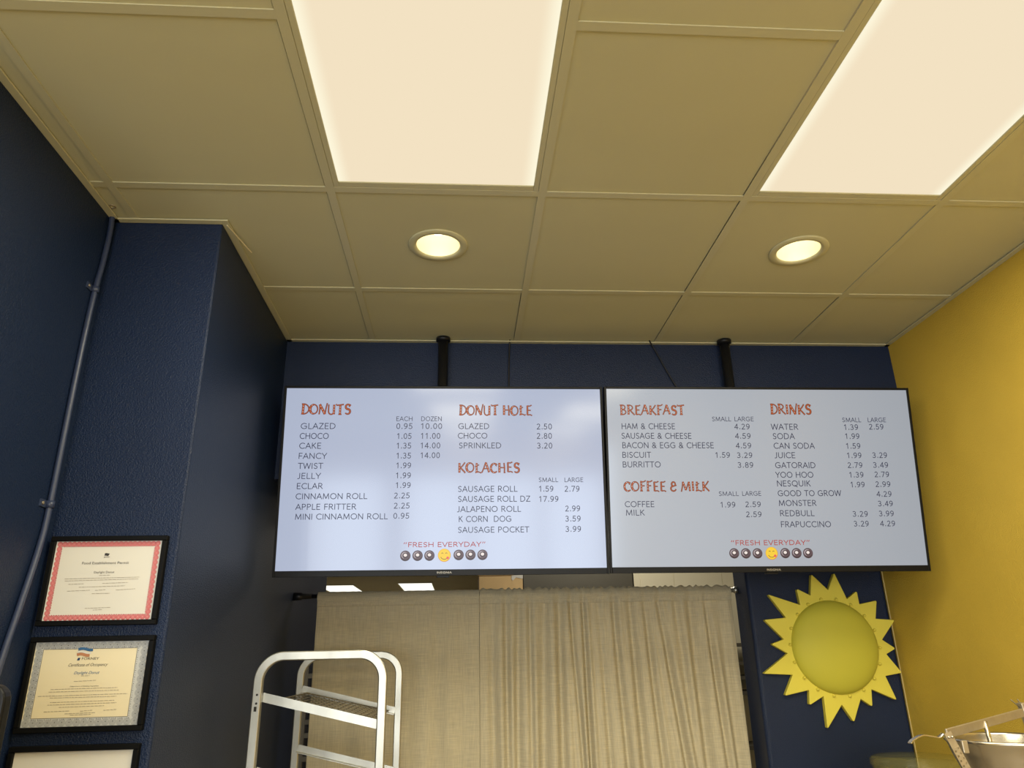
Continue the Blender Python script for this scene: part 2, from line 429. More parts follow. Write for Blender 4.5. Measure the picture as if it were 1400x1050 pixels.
mb.box(XL, XL + f, YA, YC, z0, z1); mb.box(XL, XS, YC - f, YC, z0, z1); mb.box(XS, XS + f, YC - f, YS, z0, z1)
mb.box(XS, XR, YS - f, YS, z0, z1); mb.box(XR - f, XR, YF, YS, z0, z1)
struct(mb.build('trim_2', M_GRID, bevel=0.001, seg=1))

# ================================================================== CEILING LIGHTS
def light_panel(c, r, label, shown):
    cx, cy = (c + .5) * T, (r + 1) * T
    t = thing('light_panel', label, 'ceiling light', (cx, cy, ZC), 'flat light panels in the ceiling grid')
    hx, hy = T / 2 - bw, T - bw; lx, ly = 0.2768, 0.5735
    mb = MB()
    mb.box(-hx, -lx, -hy, hy, 0.001, 0.02); mb.box(lx, hx, -hy, hy, 0.001, 0.02)
    mb.box(-lx, lx, -hy, -ly, 0.001, 0.02); mb.box(-lx, lx, ly, hy, 0.001, 0.02)
    mb.build('panel_frame', M_GRID, t, bevel=0.0015, seg=1)
    MB().box(-lx, lx, -ly, ly, 0.004, 0.012).build('diffuser', M_PANEL, t)
    area_lamp('light_panel_lamp', (cx, cy, ZC - 0.004), 2 * lx, 2 * ly, PANEL_W, LAMP_COL)
labs = ['glowing light panel straight above the left television', 'glowing light panel in the upper right corner over the mustard wall side',
        'light panel behind the viewer, second row, navy wall side', 'light panel behind the viewer, second row, mustard wall side',
        'light panel nearest the shop front, navy wall side', 'light panel nearest the shop front, mustard wall side', 'light panel in the left bay of the shop, nearer the counter', 'light panel in the left bay of the shop, nearer the windows']
for i, (c, r) in enumerate(PANELS): light_panel(c, r, labs[i], i < 2)

def downlight(x, y, label):
    t = thing('recessed_downlight', label, 'ceiling light', (x, y, ZC), 'round recessed downlights')
    MB().lathe([(0.0960, 0.0034), (0.0968, 0.000), (0.0950, -0.0015), (0.082, -0.0030), (0.074, -0.0024), (0.0705, 0.004)], 48).build('trim_ring', M_TILE, t)
    MB().lathe([(0.0706, 0.003), (0.070, 0.02), (0.066, 0.06), (0.057, 0.10), (0.04, 0.125), (0.0, 0.13)], 48).build('reflector', M_CANW, t)
    b = MB().lathe([(0.0, 0.045), (0.016, 0.048), (0.030, 0.06), (0.034, 0.075), (0.028, 0.095), (0.016, 0.11), (0.014, 0.128)], 24).build('bulb', M_BULB, t)
    ld = bpy.data.lights.new('downlight_lamp', 'POINT'); ld.energy = CAN_W; ld.color = LAMP_COL; ld.shadow_soft_size = 0.03
    o = bpy.data.objects.new('downlight_lamp', ld); COL.objects.link(o); o.location = (x, y, ZC + 0.03)
downlight(*CANS[0], 'round recessed downlight above the left television')
downlight(*CANS[1], 'round recessed downlight above the right television')

# kitchen ceiling lights, far behind the curtain, plus added fill lamps
def kitchen_light(x0, x1, y0, y1, label):
    t = thing('kitchen_light_panel', label, 'ceiling light', ((x0 + x1) / 2, (y0 + y1) / 2, 2.865), 'kitchen ceiling lights')
    hx, hy = (x1 - x0) / 2, (y1 - y0) / 2
    mb = MB()
    for a in (-1, 1):
        mb.box(min(a * hx, a * (hx + .02)), max(a * hx, a * (hx + .02)), -hy - .02, hy + .02, -0.012, 0); mb.box(-hx, hx, min(a * hy, a * (hy + .02)), max(a * hy, a * (hy + .02)), -0.012, 0)
    mb.build('panel_frame', M_GRID, t); MB().box(-hx, hx, -hy, hy, -0.008, 0).build('diffuser', M_BACKPANEL, t)
    area_lamp('kitchen_panel_and_fill', ((x0 + x1) / 2, (y0 + y1) / 2, 2.85), x1 - x0, y1 - y0, BACK_W * 0.8, (1, .95, .84))
kitchen_light(-2.83, -2.2, 12.08, 13.5, 'left bright light panel on the kitchen ceiling, seen above the curtain')
kitchen_light(-1.37, -0.77, 11.87, 13.5, 'right bright light panel on the kitchen ceiling, seen above the curtain')
area_lamp('kitchen_panel_and_fill', (0.75, 2.75, 2.84), 0.6, 1.2, BACK_W * 0.68, (1, .93, .80))  # added fill with no fixture, brightens the cream partition and the box
area_lamp('kitchen_panel_and_fill', (-0.9, 6.5, 2.84), 0.6, 1.2, BACK_W * 0.5, (1, .93, .80))  # second added fill with no fixture, for the deeper kitchen

# ================================================================== KITCHEN THINGS GLIMPSED OVER THE CURTAIN
t = thing('refrigerator', 'tall steel refrigerator hidden behind the curtain below the cardboard box', 'refrigerator', (-0.02, 4.05, 0))
MB().box(-0.4, 0.24, -0.3, 0.3, 0.08, 1.90).build('body', M_HOOD, t, bevel=0.01)
MB().box(-0.39, 0.23, -0.33, -0.302, 0.2, 1.88).build('door', M_HOOD, t, bevel=0.006)
MB().tube([(0.17, -0.332, 0.9), (0.17, -0.365, 0.92), (0.17, -0.365, 1.28), (0.17, -0.332, 1.3)], 0.011).build('handle', M_STEEL, t)
MB().box(-0.35, 0.2, -0.25, 0.25, 0, 0.08).build('plinth', M_BLACK, t)
t = thing('cardboard_box', 'tan cardboard box seen above the middle of the curtain top', 'box', (0.061, 3.95, 1.90))
MB().box(-0.163, 0.163, -0.15, 0.15, 0, 0.262).build('carton', M_CARD, t, bevel=0.003)
mb = MB(); mb.box(-0.17, 0.095, -0.157, 0.0, 0.262, 0.268); mb.build('flap', M_CARD, t)
mb = MB(); mb.quad((0.08, -0.152, 0.262), (0.165, -0.152, 0.262), (0.165, -0.152, 0.235), (0.112, -0.152, 0.245)); mb.quad((0.08, -0.152, 0.262), (0.112, -0.152, 0.245), (0.088, -0.154, 0.222), (0.08, -0.154, 0.235))
mb.build('torn_tape', M_PAPER, t, solid=0.001)
t = thing('exhaust_hood', 'grey steel hood between the cardboard box and the cream panel wall', 'hood', (0.643, 4.2, 0))
mb = MB(); mb.box(-0.415, 0.412, -0.40, 0.4, 1.96, 2.30); mb.build('canopy', M_HOOD, t, bevel=0.004)
MB().box(-0.25, 0.25, -0.2, 0.3, 2.302, 2.86).build('duct', M_HOOD, t)
t = thing('shelf_unit', 'dark shelf unit against the cream wall, seen through the gap right of the curtain', 'shelf', (1.9, 3.62, 0))
for z in (1.645, 1.525, 1.432, 1.335, 1.0, 0.6, 0.2): MB().box(-0.42, 0.3, -0.14, 0.14, z - 0.018, z + 0.006).build('shelf', M_SLATE, t)
for x, y in ((-0.41, -0.13), (0.29, -0.13), (-0.41, 0.13), (0.29, 0.13)): MB().tube([(x, y, 0), (x, y, 1.66)], 0.010).build('post', M_WIRE, t)
t = thing('wire_rack', 'wire rack in the dark gap left of the curtain', 'rack', (-0.86, 2.02, 0))
for x, y in ((-0.085, -0.12), (0.16, -0.12), (-0.085, 0.12), (0.16, 0.12)): MB().beam((x, y, 0), (x, y, 1.57), 0.018, 0.018, (1, 0, 0)).build('post', M_WIRE, t)
for z in (1.53, 1.335, 1.28, 1.185, 1.0, .8):
    for y in (-0.12, 0.12): MB().beam((-0.085, y, z), (0.16, y, z), 0.012, 0.02).build('runner', M_WIRE, t)

# ================================================================== CURTAIN
rod = thing('curtain_rod', 'dark tension rod carrying the linen curtains across the doorway', 'rod', (0.03, 1.6, 1.862))
MB().tube([(-0.94, 0, 0), (0.94, 0, 0)], 0.009).build('tube', M_BLACKM, rod)
MB().tube([(-0.996, 0, 0), (-0.962, 0, 0), (-0.96, 0, 0), (-0.918, 0, 0)], [0.017, 0.016, 0.013, 0.011], 16).build('end_cap', M_BLACKM, rod)
MB().tube([(0.999, 0, 0), (0.985, 0, 0), (0.983, 0, 0), (0.925, 0, 0)], [0.016, 0.015, 0.010, 0.010], 16).build('end_cap', M_ALU, rod)

def curtain(x0, x1, label, folds, ripple, ruffle, seed):
    """folds: (x at the rod, x 0.7 m lower, half width, depth) of each hanging valley"""
    rnd = random.Random(seed)
    t = thing('curtain', label, 'curtain', ((x0 + x1) / 2, 1.6, 1.86), 'linen curtains across the doorway')
    cx = (x0 + x1) / 2; nx = int((x1 - x0) / 0.003)
    rip = [(rnd.uniform(60, 170), rnd.uniform(0, 6.28)) for k in range(6)]
    def off(x, z):
        d = 1.86 - z; s = 0.0
        for a, b, w, dp in folds:
            c = a + (b - a) * d / 0.7; u = (x - c) / (w * (1 + 0.25 * d))
            s += dp * min(1, 0.45 + d * 1.2) * (math.exp(-u * u) - 0.55 * math.exp(-(u - 1.7) ** 2) - 0.55 * math.exp(-(u + 1.7) ** 2))
        for fq, ph in rip: s += ripple * max(0.12, 1 - d * 1.6) * math.sin(fq * (x + 0.02 * d) + ph) * 0.4
        return s
    def sheet(zs, yo, rf, name, flip):
        mb = MB(); rows = []
        for j, z in enumerate(zs):
            row = []
            for i in range(nx + 1):
                x = x0 + (x1 - x0) * i / nx; zz = z
                if rf and j == 0: zz += ruffle * (math.sin(x * 190 + math.sin(x * 37) * 2) * .5 + rnd.uniform(-.5, .5) + abs(math.sin(x * 61)) * .8)
                y = off(x, z) + yo
                if yo == 0.0: y = max(-0.06, min(0.06, y))
                row.append(mb.bm.verts.new((x - cx, y, zz - 1.86)))
            rows.append(row)
        for a, b in zip(rows, rows[1:]):
            for i in range(nx):
                f = mb.bm.faces.new((a[i], b[i], b[i + 1], a[i + 1])); f.smooth = True
        return mb.build(name, M_LINEN, t, recalc=False, solid=0.0012)
    sheet([1.845 - 0.02 * k for k in range(88)], 0.0, False, 'cloth', 0)
    # rod pocket: a doubled band in front of and behind the rod
    zs = [1.879, 1.872, 1.862, 1.850, 1.838, 1.826, 1.816]
    mb = MB(); rows = []
    for j, z in enumerate(zs[::-1] + zs[:-1]):
        row = []; front = j < len(zs)
        bulge = 0.014 * math.sin(max(0, min(1, (z - 1.835) / 0.04)) * PI)
        for i in range(nx + 1):
            x = x0 + (x1 - x0) * i / nx; zz = z
            if z > 1.868: zz += ruffle * (0.6 * math.sin(x * 190 + math.sin(x * 37) * 2) + abs(math.sin(x * 61 + math.sin(x * 23))) * .9) * (z - 1.868) / .011
            w = off(x, 1.80) * 0.55 * min(1, (1.879 - z) / 0.05 + 0.15)
            y = w + (-(bulge + 0.003) if front else bulge + 0.003)
            row.append(mb.bm.verts.new((x - cx, y, zz - 1.86)))
        rows.append(row)
    for a, b in zip(rows, rows[1:]):
        for i in range(nx):
            f = mb.bm.faces.new((a[i], a[i + 1], b[i + 1], b[i])); f.smooth = True
    mb.build('rod_pocket', M_LINEN, t, recalc=False, solid=0.0012)
curtain(-0.862, -0.151, 'flat beige linen curtain panel behind the metal rack, left half of the doorway',
    [(-0.72, -0.71, 0.030, 0.006), (-0.60, -0.60, 0.022, 0.005), (-0.47, -0.46, 0.035, 0.005), (-0.33, -0.33, 0.025, 0.006), (-0.22, -0.215, 0.03, 0.005)], 0.0007, 0.0005, 3)
curtain(-0.150, 0.998, 'gathered beige linen curtain panel with deep folds, right half of the doorway',
    [(-0.105, -0.09, 0.016, 0.012), (-0.035, -0.03, 0.012, 0.015), (0.020, 0.008, 0.015, 0.016), (0.075, 0.07, 0.010, 0.010), (0.135, 0.118, 0.018, 0.020), (0.205, 0.200, 0.015, 0.020), (0.255, 0.285, 0.009, 0.013), (0.315, 0.318, 0.010, 0.022),
     (0.385, 0.40, 0.012, 0.012), (0.450, 0.475, 0.013, 0.017), (0.525, 0.545, 0.015, 0.020), (0.590, 0.625, 0.012, 0.016), (0.655, 0.725, 0.013, 0.020), (0.735, 0.77, 0.014, 0.013), (0.805, 0.815, 0.020, 0.024), (0.870, 0.905, 0.012, 0.016), (0.935, 0.95, 0.018, 0.014)], 0.0035, 0.0055, 11)

# ================================================================== CERTIFICATES ON THE PIER
FY = YC     # frames hang on the pier front
def wall_frame(label, x0, x1, z0, z1, dz=0.0):
    t = thing('certificate_frame', label, 'picture frame', ((x0 + x1) / 2, FY, (z0 + z1) / 2), 'certificates on the navy pier')
    hx, hz, b = (x1 - x0) / 2, (z1 - z0) / 2, 0.0125
    mb = MB()
    mb.box(-hx, hx, -0.018, -0.001, hz - b, hz); mb.box(-hx, hx, -0.018, -0.001, -hz, -hz + b)
    mb.box(-hx, -hx + b, -0.018, -0.001, -hz + b, hz - b); mb.box(hx - b, hx, -0.018, -0.001, -hz + b, hz - b)
    mb.build('moulding', M_FRAME, t, bevel=0.0015, seg=1)
    return t, hx - b, hz - b
f1, w1, h1 = wall_frame('black framed permit with red scalloped border, topmost on the navy pier', -1.2795, -0.990, 1.690, 1.9095)
MB().box(-w1, w1, -0.010, -0.003, -h1, h1).build('permit_sheet', M_PAPER, f1)
f2, w2, h2 = wall_frame('black framed cream certificate with grey fan border, middle one on the pier', -1.2815, -0.987, 1.450, 1.665)
MB().box(-w2, w2, -0.010, -0.003, -h2, h2).build('certificate_sheet', M_CREAMP, f2)
f3, w3, h3 = wall_frame('black framed blank white sheet, lowest one, cut by the photo bottom', -1.282, -0.987, 1.207, 1.4225)
MB().box(-w3, w3, -0.010, -0.003, -h3, h3).build('blank_sheet', M_PAPER, f3)
# red scallops
C1 = Vector((-1.13475, 0, 1.79975))
bx0, bx1, bz0, bz1 = -1.2580 - C1.x, -1.0145 - C1.x, 1.7090 - C1.z, 1.8900 - C1.z
mb = MB()
def along(x0, x1, z0, z1, nx, nz):
    for i in range(nx): yield x0 + (x1 - x0) * i / nx, z1
    for i in range(nz): yield x1, z1 + (z0 - z1) * i / nz
    for i in range(nx): yield x1 + (x0 - x1) * i / nx, z0
    for i in range(nz): yield x0, z0 + (z1 - z0) * i / nz
for i, (x, z) in enumerate(along(bx0, bx1, bz0, bz1, 21, 15)):
    mb.disc(x, z, 0.0064, -0.0104, 14, mi=0); mb.disc(x, z, 0.0046, -0.0106, 12, r2=0.0036, mi=1); mb.disc(x, z, 0.0020, -0.0106, 10, mi=1)
for i, (x, z) in enumerate(along(bx0 + .006, bx1 - .006, bz0 + .006, bz1 - .006, 40, 28)): mb.disc(x, z, 0.0018, -0.0107, 6, mi=2)
mb.build('scalloped_border', [M_RED, mat('pale_red_print', rgb(222, 150, 146), .6), mat('dusty_red_print', rgb(176, 70, 76), .6)], f1, recalc=False)
# grey fan border
C2 = Vector((-1.13425, 0, 1.5575))
gx0, gx1, gz0, gz1 = -w2, w2, -h2, h2; ix0, ix1, iz0, iz1 = -1.2490 - C2.x, -1.0265 - C2.x, 1.4813 - C2.z, 1.6360 - C2.z
mb = MB(); mb.mi = 1; y = -0.0103
mb.quad((gx0, y, iz1), (gx1, y, iz1), (gx1, y, gz1), (gx0, y, gz1)); mb.quad((gx0, y, gz0), (gx1, y, gz0), (gx1, y, iz0), (gx0, y, iz0))
mb.quad((gx0 + .003, y, iz0), (ix0, y, iz0), (ix0, y, iz1), (gx0 + .003, y, iz1)); mb.quad((ix1, y, iz0), (gx1 - .003, y, iz0), (gx1 - .003, y, iz1), (ix1, y, iz1))
mx_, mz_ = (gx0 + ix0) / 2, (gz0 + iz0) / 2
for i, (x, z) in enumerate(along(mx_, -mx_, mz_, (gz1 + iz1) / 2, 15, 11)):
    for r in (0.0082, 0.0062, 0.0042, 0.0022): mb.disc(x, z - .001, r, -0.0105, 16, r2=r - 0.0010, mi=0)
    mb.disc(x, z, 0.0012, -0.0106, 6, mi=2)
for i, (x, z) in enumerate(along(ix0 - .003, ix1 + .003, iz0 - .003, iz1 + .003, 46, 32)): mb.disc(x, z, 0.0011, -0.0106, 5, mi=0 if i % 3 else 2)
mb.mi = 2
for q in (((ix0, iz0), (ix1, iz0)), ((ix1, iz0), (ix1, iz1)), ((ix1, iz1), (ix0, iz1)), ((ix0, iz1), (ix0, iz0))): mb.ribbon(list(q), 0.0009, -0.0106)
mb.build('fan_border', [M_GREY, M_GREY2, M_INKD], f2, recalc=False)

# ================================================================== SUN ORNAMENT
sun = thing('sun_wall_ornament', 'yellow foam sun with a domed face on the navy wall below the right television', 'wall ornament', (1.378, YW, 1.605))
tips = [(-0.059, 0.309), (0.047, 0.313), (0.137, 0.233), (0.22, 0.192), (0.286, 0.108), (0.265, -0.009), (0.273, -0.107), (0.228, -0.214), (0.116, -0.237), (0.025, -0.294), (-0.093, -0.317), (-0.155, -0.225), (-0.255, -0.186), (-0.335, -0.098), (-0.283, 0.019), (-0.301, 0.119), (-0.269, 0.225), (-0.135, 0.247)]
vals = [(0.007, 0.239), (0.086, 0.2), (0.138, 0.177), (0.2, 0.115), (0.212, 0.028), (0.219, -0.031), (0.197, -0.118), (0.125, -0.169), (0.071, -0.205), (-0.015, -0.226), (-0.088, -0.191), (-0.147, -0.166), (-0.208, -0.105), (-0.217, -0.02), (-0.225, 0.038), (-0.202, 0.126), (-0.13, 0.178), (-0.077, 0.217)]
poly = []
for i, (tp, vl) in enumerate(zip(tips, vals)):
    pv = Vector(vals[i - 1]); tv = Vector(tp); nv = Vector(vl)
    a = (pv - tv).normalized(); b = (nv - tv).normalized()
    poly += [tuple(tv + a * 0.007), tuple(tv + (a + b) * 0.0022), tuple(tv + b * 0.007), vl]
mb = MB(); mb.prism([(x, z) for x, z in poly], -0.026, -0.002); mb.build('rays', M_SUN, sun, bevel=0.0035, seg=2)
rx = Matrix.Rotation(PI / 2, 4, 'X')
prof = [(0.191 * math.cos(a), 0.024 + 0.062 * math.sin(a)) for a in [PI / 2 * k / 14 for k in range(15)]]
mb = MB(); mb.lathe([(0.193, 0.022)] + prof[:-1] + [(0.0005, 0.086)], 64, (-0.005, 0, 0.004), mtx=rx); mb.build('dome', M_DOME, sun)
nubs = [(-0.034, 0.197), (0.033, 0.194), (0.095, 0.174), (0.148, 0.127), (0.174, 0.065), (0.184, -0.004), (0.172, -0.067), (0.137, -0.122), (0.085, -0.165), (0.022, -0.185), (-0.044, -0.182), (-0.106, -0.157), (-0.154, -0.112), (-0.186, -0.052), (-0.195, 0.015), (-0.184, 0.08), (-0.147, 0.135), (-0.094, 0.175)]
for x, z in nubs:
    d = Vector((x + 0.005, 0, z - 0.004)).normalized(); p = Vector((-0.005, 0, 0.004)) + d * 0.198
    MB().lathe([(0.0068, 0.022), (0.0068, 0.031), (0.005, 0.036), (0.0003, 0.038)], 10, p, mtx=rx).build('dome_clip', M_SUN, sun)

# ================================================================== RACK IN FRONT OF THE CURTAIN
RX0, RX1, RY0, RY1, RT = -0.870, -0.480, 0.75, 1.40, 1.613
rack = thing('sheet_pan_rack', 'aluminium rack with two rounded arches and sloping rails before the curtain', 'rack', ((RX0 + RX1) / 2, (RY0 + RY1) / 2, 0))
cx, cy = rack.location.x, rack.location.y
hx = (RX1 - RX0) / 2
for y in (RY0, RY1):
    R = 0.075; pts = [(-hx, y - cy, 0.09), (-hx, y - cy, RT - R)]
    pts += [(-hx + R - R * math.cos(a), y - cy, RT - R + R * math.sin(a)) for a in [PI / 2 * k / 14 for k in range(1, 15)]]
    pts += [(hx - R + R * math.sin(a), y - cy, RT - R + R * math.cos(a)) for a in [PI / 2 * k / 14 for k in range(0, 15)]]
    pts += [(hx, y - cy, 0.09)]
    MB().tube(pts, 0, flat=(0.028, 0.024, (0, 1, 0))).build('arch', M_ALU, rack)
slope0, slope1 = 1.492, 1.404
for k in range(7):
    dz = -0.211 * k
    for y, s in ((RY0, 1), (RY1, -1)):
        a = (-hx + 0.012, y - cy + s * 0.014, slope0 + dz); b = (hx - 0.010, y - cy + s * 0.014, slope1 + dz)
        mb = MB().lbeam(a, b, 0.027, 0.024, 0.0025, (0, s, 0))
        mb.build('runner', M_ALU, rack)
for x in (-hx, hx):
    MB().beam((x, RY0 - cy, 0.2), (x, RY1 - cy, 0.2), 0.024, 0.03).build('base_rail', M_ALU, rack)
    for y in (RY0, RY1):
        c = MB().tube([(x - 0.012, y - cy, 0.04), (x + 0.012, y - cy, 0.04)], 0.04, 20).build('caster', M_BLACK, rack)
        MB().box(x - 0.018, x + 0.018, y - cy - 0.018, y - cy + 0.018, 0.075, 0.1).build('caster_fork', M_ALU, c)
mb = MB()
for z in (1.50, 1.475): mb.disc(-hx + 0.002, z, 0.0035, RY0 - cy - 0.0135, 12)
mb.box(-hx - 0.004, -hx + 0.004, RY0 - cy - 0.0136, RY0 - cy - 0.0122, 1.452, 1.466)
mb.build('rivet_marks', M_DARKHOLE, rack)
scr = thing('wire_screen', 'wire donut screen lying on the top rails of the rack', 'wire screen', (cx, cy, (slope0 + slope1) / 2))
ang = math.atan2(slope1 - slope0, 2 * hx)
mb = MB(); L_ = RY1 - RY0 - 0.075; wx = 2 * hx - 0.07
def sp(x, y, dz=0.0): return (x, y, x * math.tan(ang) - 0.0055 + dz)
for i in range(17):
    x = -wx / 2 + wx * i / 16; mb.tube([sp(x, -L_ / 2), sp(x, L_ / 2)], 0.0013, 6)
mb.build('wires', M_WIRE, scr)
mb = MB()
for k in range(11):
    y = -L_ / 2 + L_ * k / 10; mb.tube([sp(-wx / 2, y, -0.003), sp(wx / 2, y, -0.003)], 0.0018, 6)
mb.build('cross_wires', M_WIRE, scr)
mb = MB()
mb.tube([sp(wx / 2 * a, L_ / 2 * b, -0.001) for a, b in ((0, -1), (1, -1), (1, 1), (-1, 1), (-1, -1), (0, -1))], 0.003, 6)
mb.build('rim', M_WIRE, scr)

# ================================================================== CONDUIT AND SMALL BITS AT THE CEILING
con = thing('conduit', 'thin painted conduit bending down the left navy wall corner', 'pipe', (XL + 0.0085, 0.14, 0))
path = [(0, 0.020, 2.862), (0, 0.024, 2.80), (0, 0.018, 2.70), (0, 0.006, 2.606), (0, -0.001, 2.45), (0, -0.003, 2.26), (0, -0.003, 1.985), (0, -0.012, 1.88), (0, -0.045, 1.731), (0, -0.074, 1.609), (0, -0.10, 1.45), (0, -0.11, 1.2), (0, -0.11, 0.6), (0, -0.11, 0.1)]
def smooth(pts, n=6):
    P = [Vector(p) for p in pts]; out = []
    for i in range(len(P) - 1):
        a, b, c, d = P[max(i - 1, 0)], P[i], P[i + 1], P[min(i + 2, len(P) - 1)]
        for k in range(n):
            u = k / n; out.append(0.5 * ((2 * b) + (c - a) * u + (2 * a - 5 * b + 4 * c - d) * u * u + (3 * b - a - 3 * c + d) * u ** 3))
    return out + [P[-1]]
MB().tube(smooth(path), 0.0078, 12).build('pipe', M_CONDUIT, con)
for z, y in ((2.606, 0.006), (1.985, -0.003)):
    mb = MB().lathe([(0.0095, -0.009), (0.0105, -0.009), (0.0105, 0.009), (0.0095, 0.009)], 16, (0, y, z)); mb.box(-0.0085, -0.005, y - 0.034, y - 0.008, z - 0.009, z + 0.009)
    c = mb.build('pipe_strap', M_CONDUIT, con)
    MB().tube([(-0.005, y - 0.026, z), (-0.002, y - 0.026, z)], 0.004, 8).build('screw', M_STEEL2, c)
t = thing('ceiling_eyelet', 'small metal eyelet ring on the ceiling above the conduit', 'eyelet', (-1.262, 0.112, ZC + 0.006))
MB().lathe([(0.006, 0), (0.006, -0.004), (0.0105, -0.004), (0.0105, 0)], 16).build('ring', M_STEEL2, t)
o = MB().tube(smooth([(-0.952, 0.186, 2.853), (-0.944, 0.215, 2.851), (-0.934, 0.26, 2.849), (-0.925, 0.30, 2.847), (-0.917, 0.335, 2.846)]), 0.0020, 6).build('plastic_tie', M_STRAW)
tag(o, 'pale thin plastic tie sticking out along the ceiling by the pier corner', 'tie')

# ================================================================== DARK SCREEN AT THE LEFT EDGE
t = thing('monitor', 'black rounded monitor back at the lower left edge of the photo', 'monitor', (-1.125, -0.4, 0))
def rounded(hx, z0, z1, r, n=6):
    p = []
    for sx, sz, a0 in ((1, 1, 0), (-1, 1, PI / 2), (-1, -1, PI), (1, -1, 3 * PI / 2)):
        cxx = sx * (hx - r); cz = (z1 - r) if sz > 0 else (z0 + r)
        p += [(cxx + r * math.cos(a0 + PI / 2 * k / n), cz + r * math.sin(a0 + PI / 2 * k / n)) for k in range(n + 1)]
    return p
MB().prism(rounded(0.132, 1.33, 1.572, 0.028), -0.012, 0.012).build('casing', M_BLACK, t, bevel=0.005, seg=3)
MB().prism(rounded(0.120, 1.345, 1.56, 0.02), -0.0135, -0.0122).build('screen', mat('dark_glass', (0.01, 0.01, 0.01, 1), 0.08), t)
MB().tube([(0, 0.02, 0.92), (0, 0.02, 1.45)], 0.016, 16).build('stem', M_BLACK, t)
MB().lathe([(0.0, 0.95), (0.02, 0.945), (0.10, 0.915), (0.105, 0.9), (0.0, 0.9)], 32, (0, 0.02, 0)).build('foot', M_BLACK, t)
t = thing('counter', 'navy front counter out of sight under the monitor', 'counter', (-1.12, -0.4, 0))
MB().box(-0.165, 0.165, -0.3, 0.4, 0, 0.86).build('body', M_NAVY, t); MB().box(-0.168, 0.18, -0.32, 0.42, 0.862, 0.9).build('top', M_SLATE, t, bevel=0.004)

# ================================================================== BATTER HOPPER AT THE RIGHT
HX, HY, HZ = 1.024, 0.0, 1.4005
hop = thing('batter_hopper', 'stainless steel batter hopper with perforated arm and cross bar, lower right corner', 'hopper', (HX, HY, 0))
prof = [(0.028, 1.06), (0.030, 1.14), (0.036, 1.20), (0.062, 1.255), (0.092, 1.315), (0.110, 1.365), (0.1165, HZ - 0.006), (0.1215, HZ - 0.001), (0.1225, HZ - 0.004), (0.1205, HZ - 0.008), (0.1145, HZ - 0.010)]
prof = [(0.026, 1.05), (0.030, 1.14), (0.036, 1.20), (0.062, 1.255), (0.092, 1.315), (0.111, 1.365), (0.1175, 1.388), (0.1225, 1.3935), (0.1228, 1.3985), (0.1195, 1.4005), (0.1165, 1.396), (0.1095, 1.366), (0.090, 1.316), (0.060, 1.257), (0.034, 1.205), (0.0, 1.195)]
MB().lathe(prof, 64).build('bowl', M_STEEL, hop)
P = lambda x, y, z: (x - HX, y - HY, z)
barA, barB = P(0.852, -0.06, 1.417), P(1.165, 0.10, 1.4435)
MB().beam(barA, barB, 0.005, 0.019).build('cross_bar', M_STEEL2, hop, bevel=0.001, seg=1)
MB().tube([P(0.9965, 0.012, 1.4335), P(0.9935, 0.004, 1.385), P(0.99, 0.0, 1.22)], 0.0052, 14).build('plunger_rod', M_STEEL, hop)
# perforated arm: two columns of real holes
A = Vector(P(0.855, -0.064, 1.414)); B = Vector(P(0.908, -0.064, 1.275)); d = (B - A).normalized(); n = Vector((0, 1, 0)); s = d.cross(n).normalized()
mtx = Matrix((( s.x, d.x, n.x, A.x), (s.y, d.y, n.y, A.y), (s.z, d.z, n.z, A.z), (0, 0, 0, 1)))
mb = MB(); hw = 0.0085; ln = (B - A).length; st = 0.0105; k = 0; y = 0.026
mb.box(-hw, hw, -0.006, y, 0, 0.0016)
while y + st <= ln:
    for q in (-1, 1): mb.holed(min(0, q * hw), max(0, q * hw), y, y + st, 0.0008, q * hw * 0.5, y + st * (0.36 if q > 0 else 0.66), 0.0023, 10)
    y += st
arm = mb.build('perforated_arm', M_STEEL2, hop, recalc=False); arm.matrix_local = mtx
arm.modifiers.new('thickness', 'SOLIDIFY').thickness = 0.0014
mb = MB()
for u in (-0.0035, 0.0045): mb.lathe([(0.0, -0.0045), (0.0026, -0.0035), (0.003, -0.001), (0.003, 0.0)], 12, (u, 0.004 + u * .3, 0))
sc_ = mb.build('arm_rivets', M_STEEL, arm)
MB().beam(P(0.863, -0.05, 1.408), P(0.917, -0.05, 1.272), 0.004, 0.012, (1, 0, 0.4)).build('rear_arm', M_STEEL2, hop)
mb = MB(); mb.box(-0.139, -0.125, -0.058, -0.05, 1.376, 1.402); mb.build('arm_clip', M_STEEL2, hop, bevel=0.002)
lv = smooth([P(0.762, -0.062, 1.4005), P(0.772, -0.061, 1.4075), P(0.795, -0.06, 1.4155), P(0.818, -0.06, 1.4125), P(0.832, -0.06, 1.4105), P(0.842, -0.062, 1.418)], 5)
MB().tube(lv, 0, flat=(0.0115, 0.0028, (0, 0, 1))).build('lever_handle', M_STEEL, hop)
mb = MB(); mb.beam(P(1.160, 0.10, 1.465), P(1.168, 0.10, 1.405), 0.018, 0.012, (1, 0, 0)); mb.build('end_bracket', M_STEEL2, hop, bevel=0.002)
for x in (0, 0.018):
    MB().tube([P(1.158 + x * .6, 0.10, 1.452), P(1.148 + x * .7, 0.10, 1.461), P(1.136 + x, 0.10, 1.473)], 0.0012, 6).build('hook_wire', M_WIRE, hop)
MB().tube([P(1.30, 0.10, 0.0), P(1.30, 0.10, 1.46)], 0.022, 20).build('stand_post', M_STEEL2, hop)
MB().beam(P(1.165, 0.10, 1.432), P(1.30, 0.10, 1.432), 0.014, 0.03).build('stand_arm', M_STEEL2, hop)
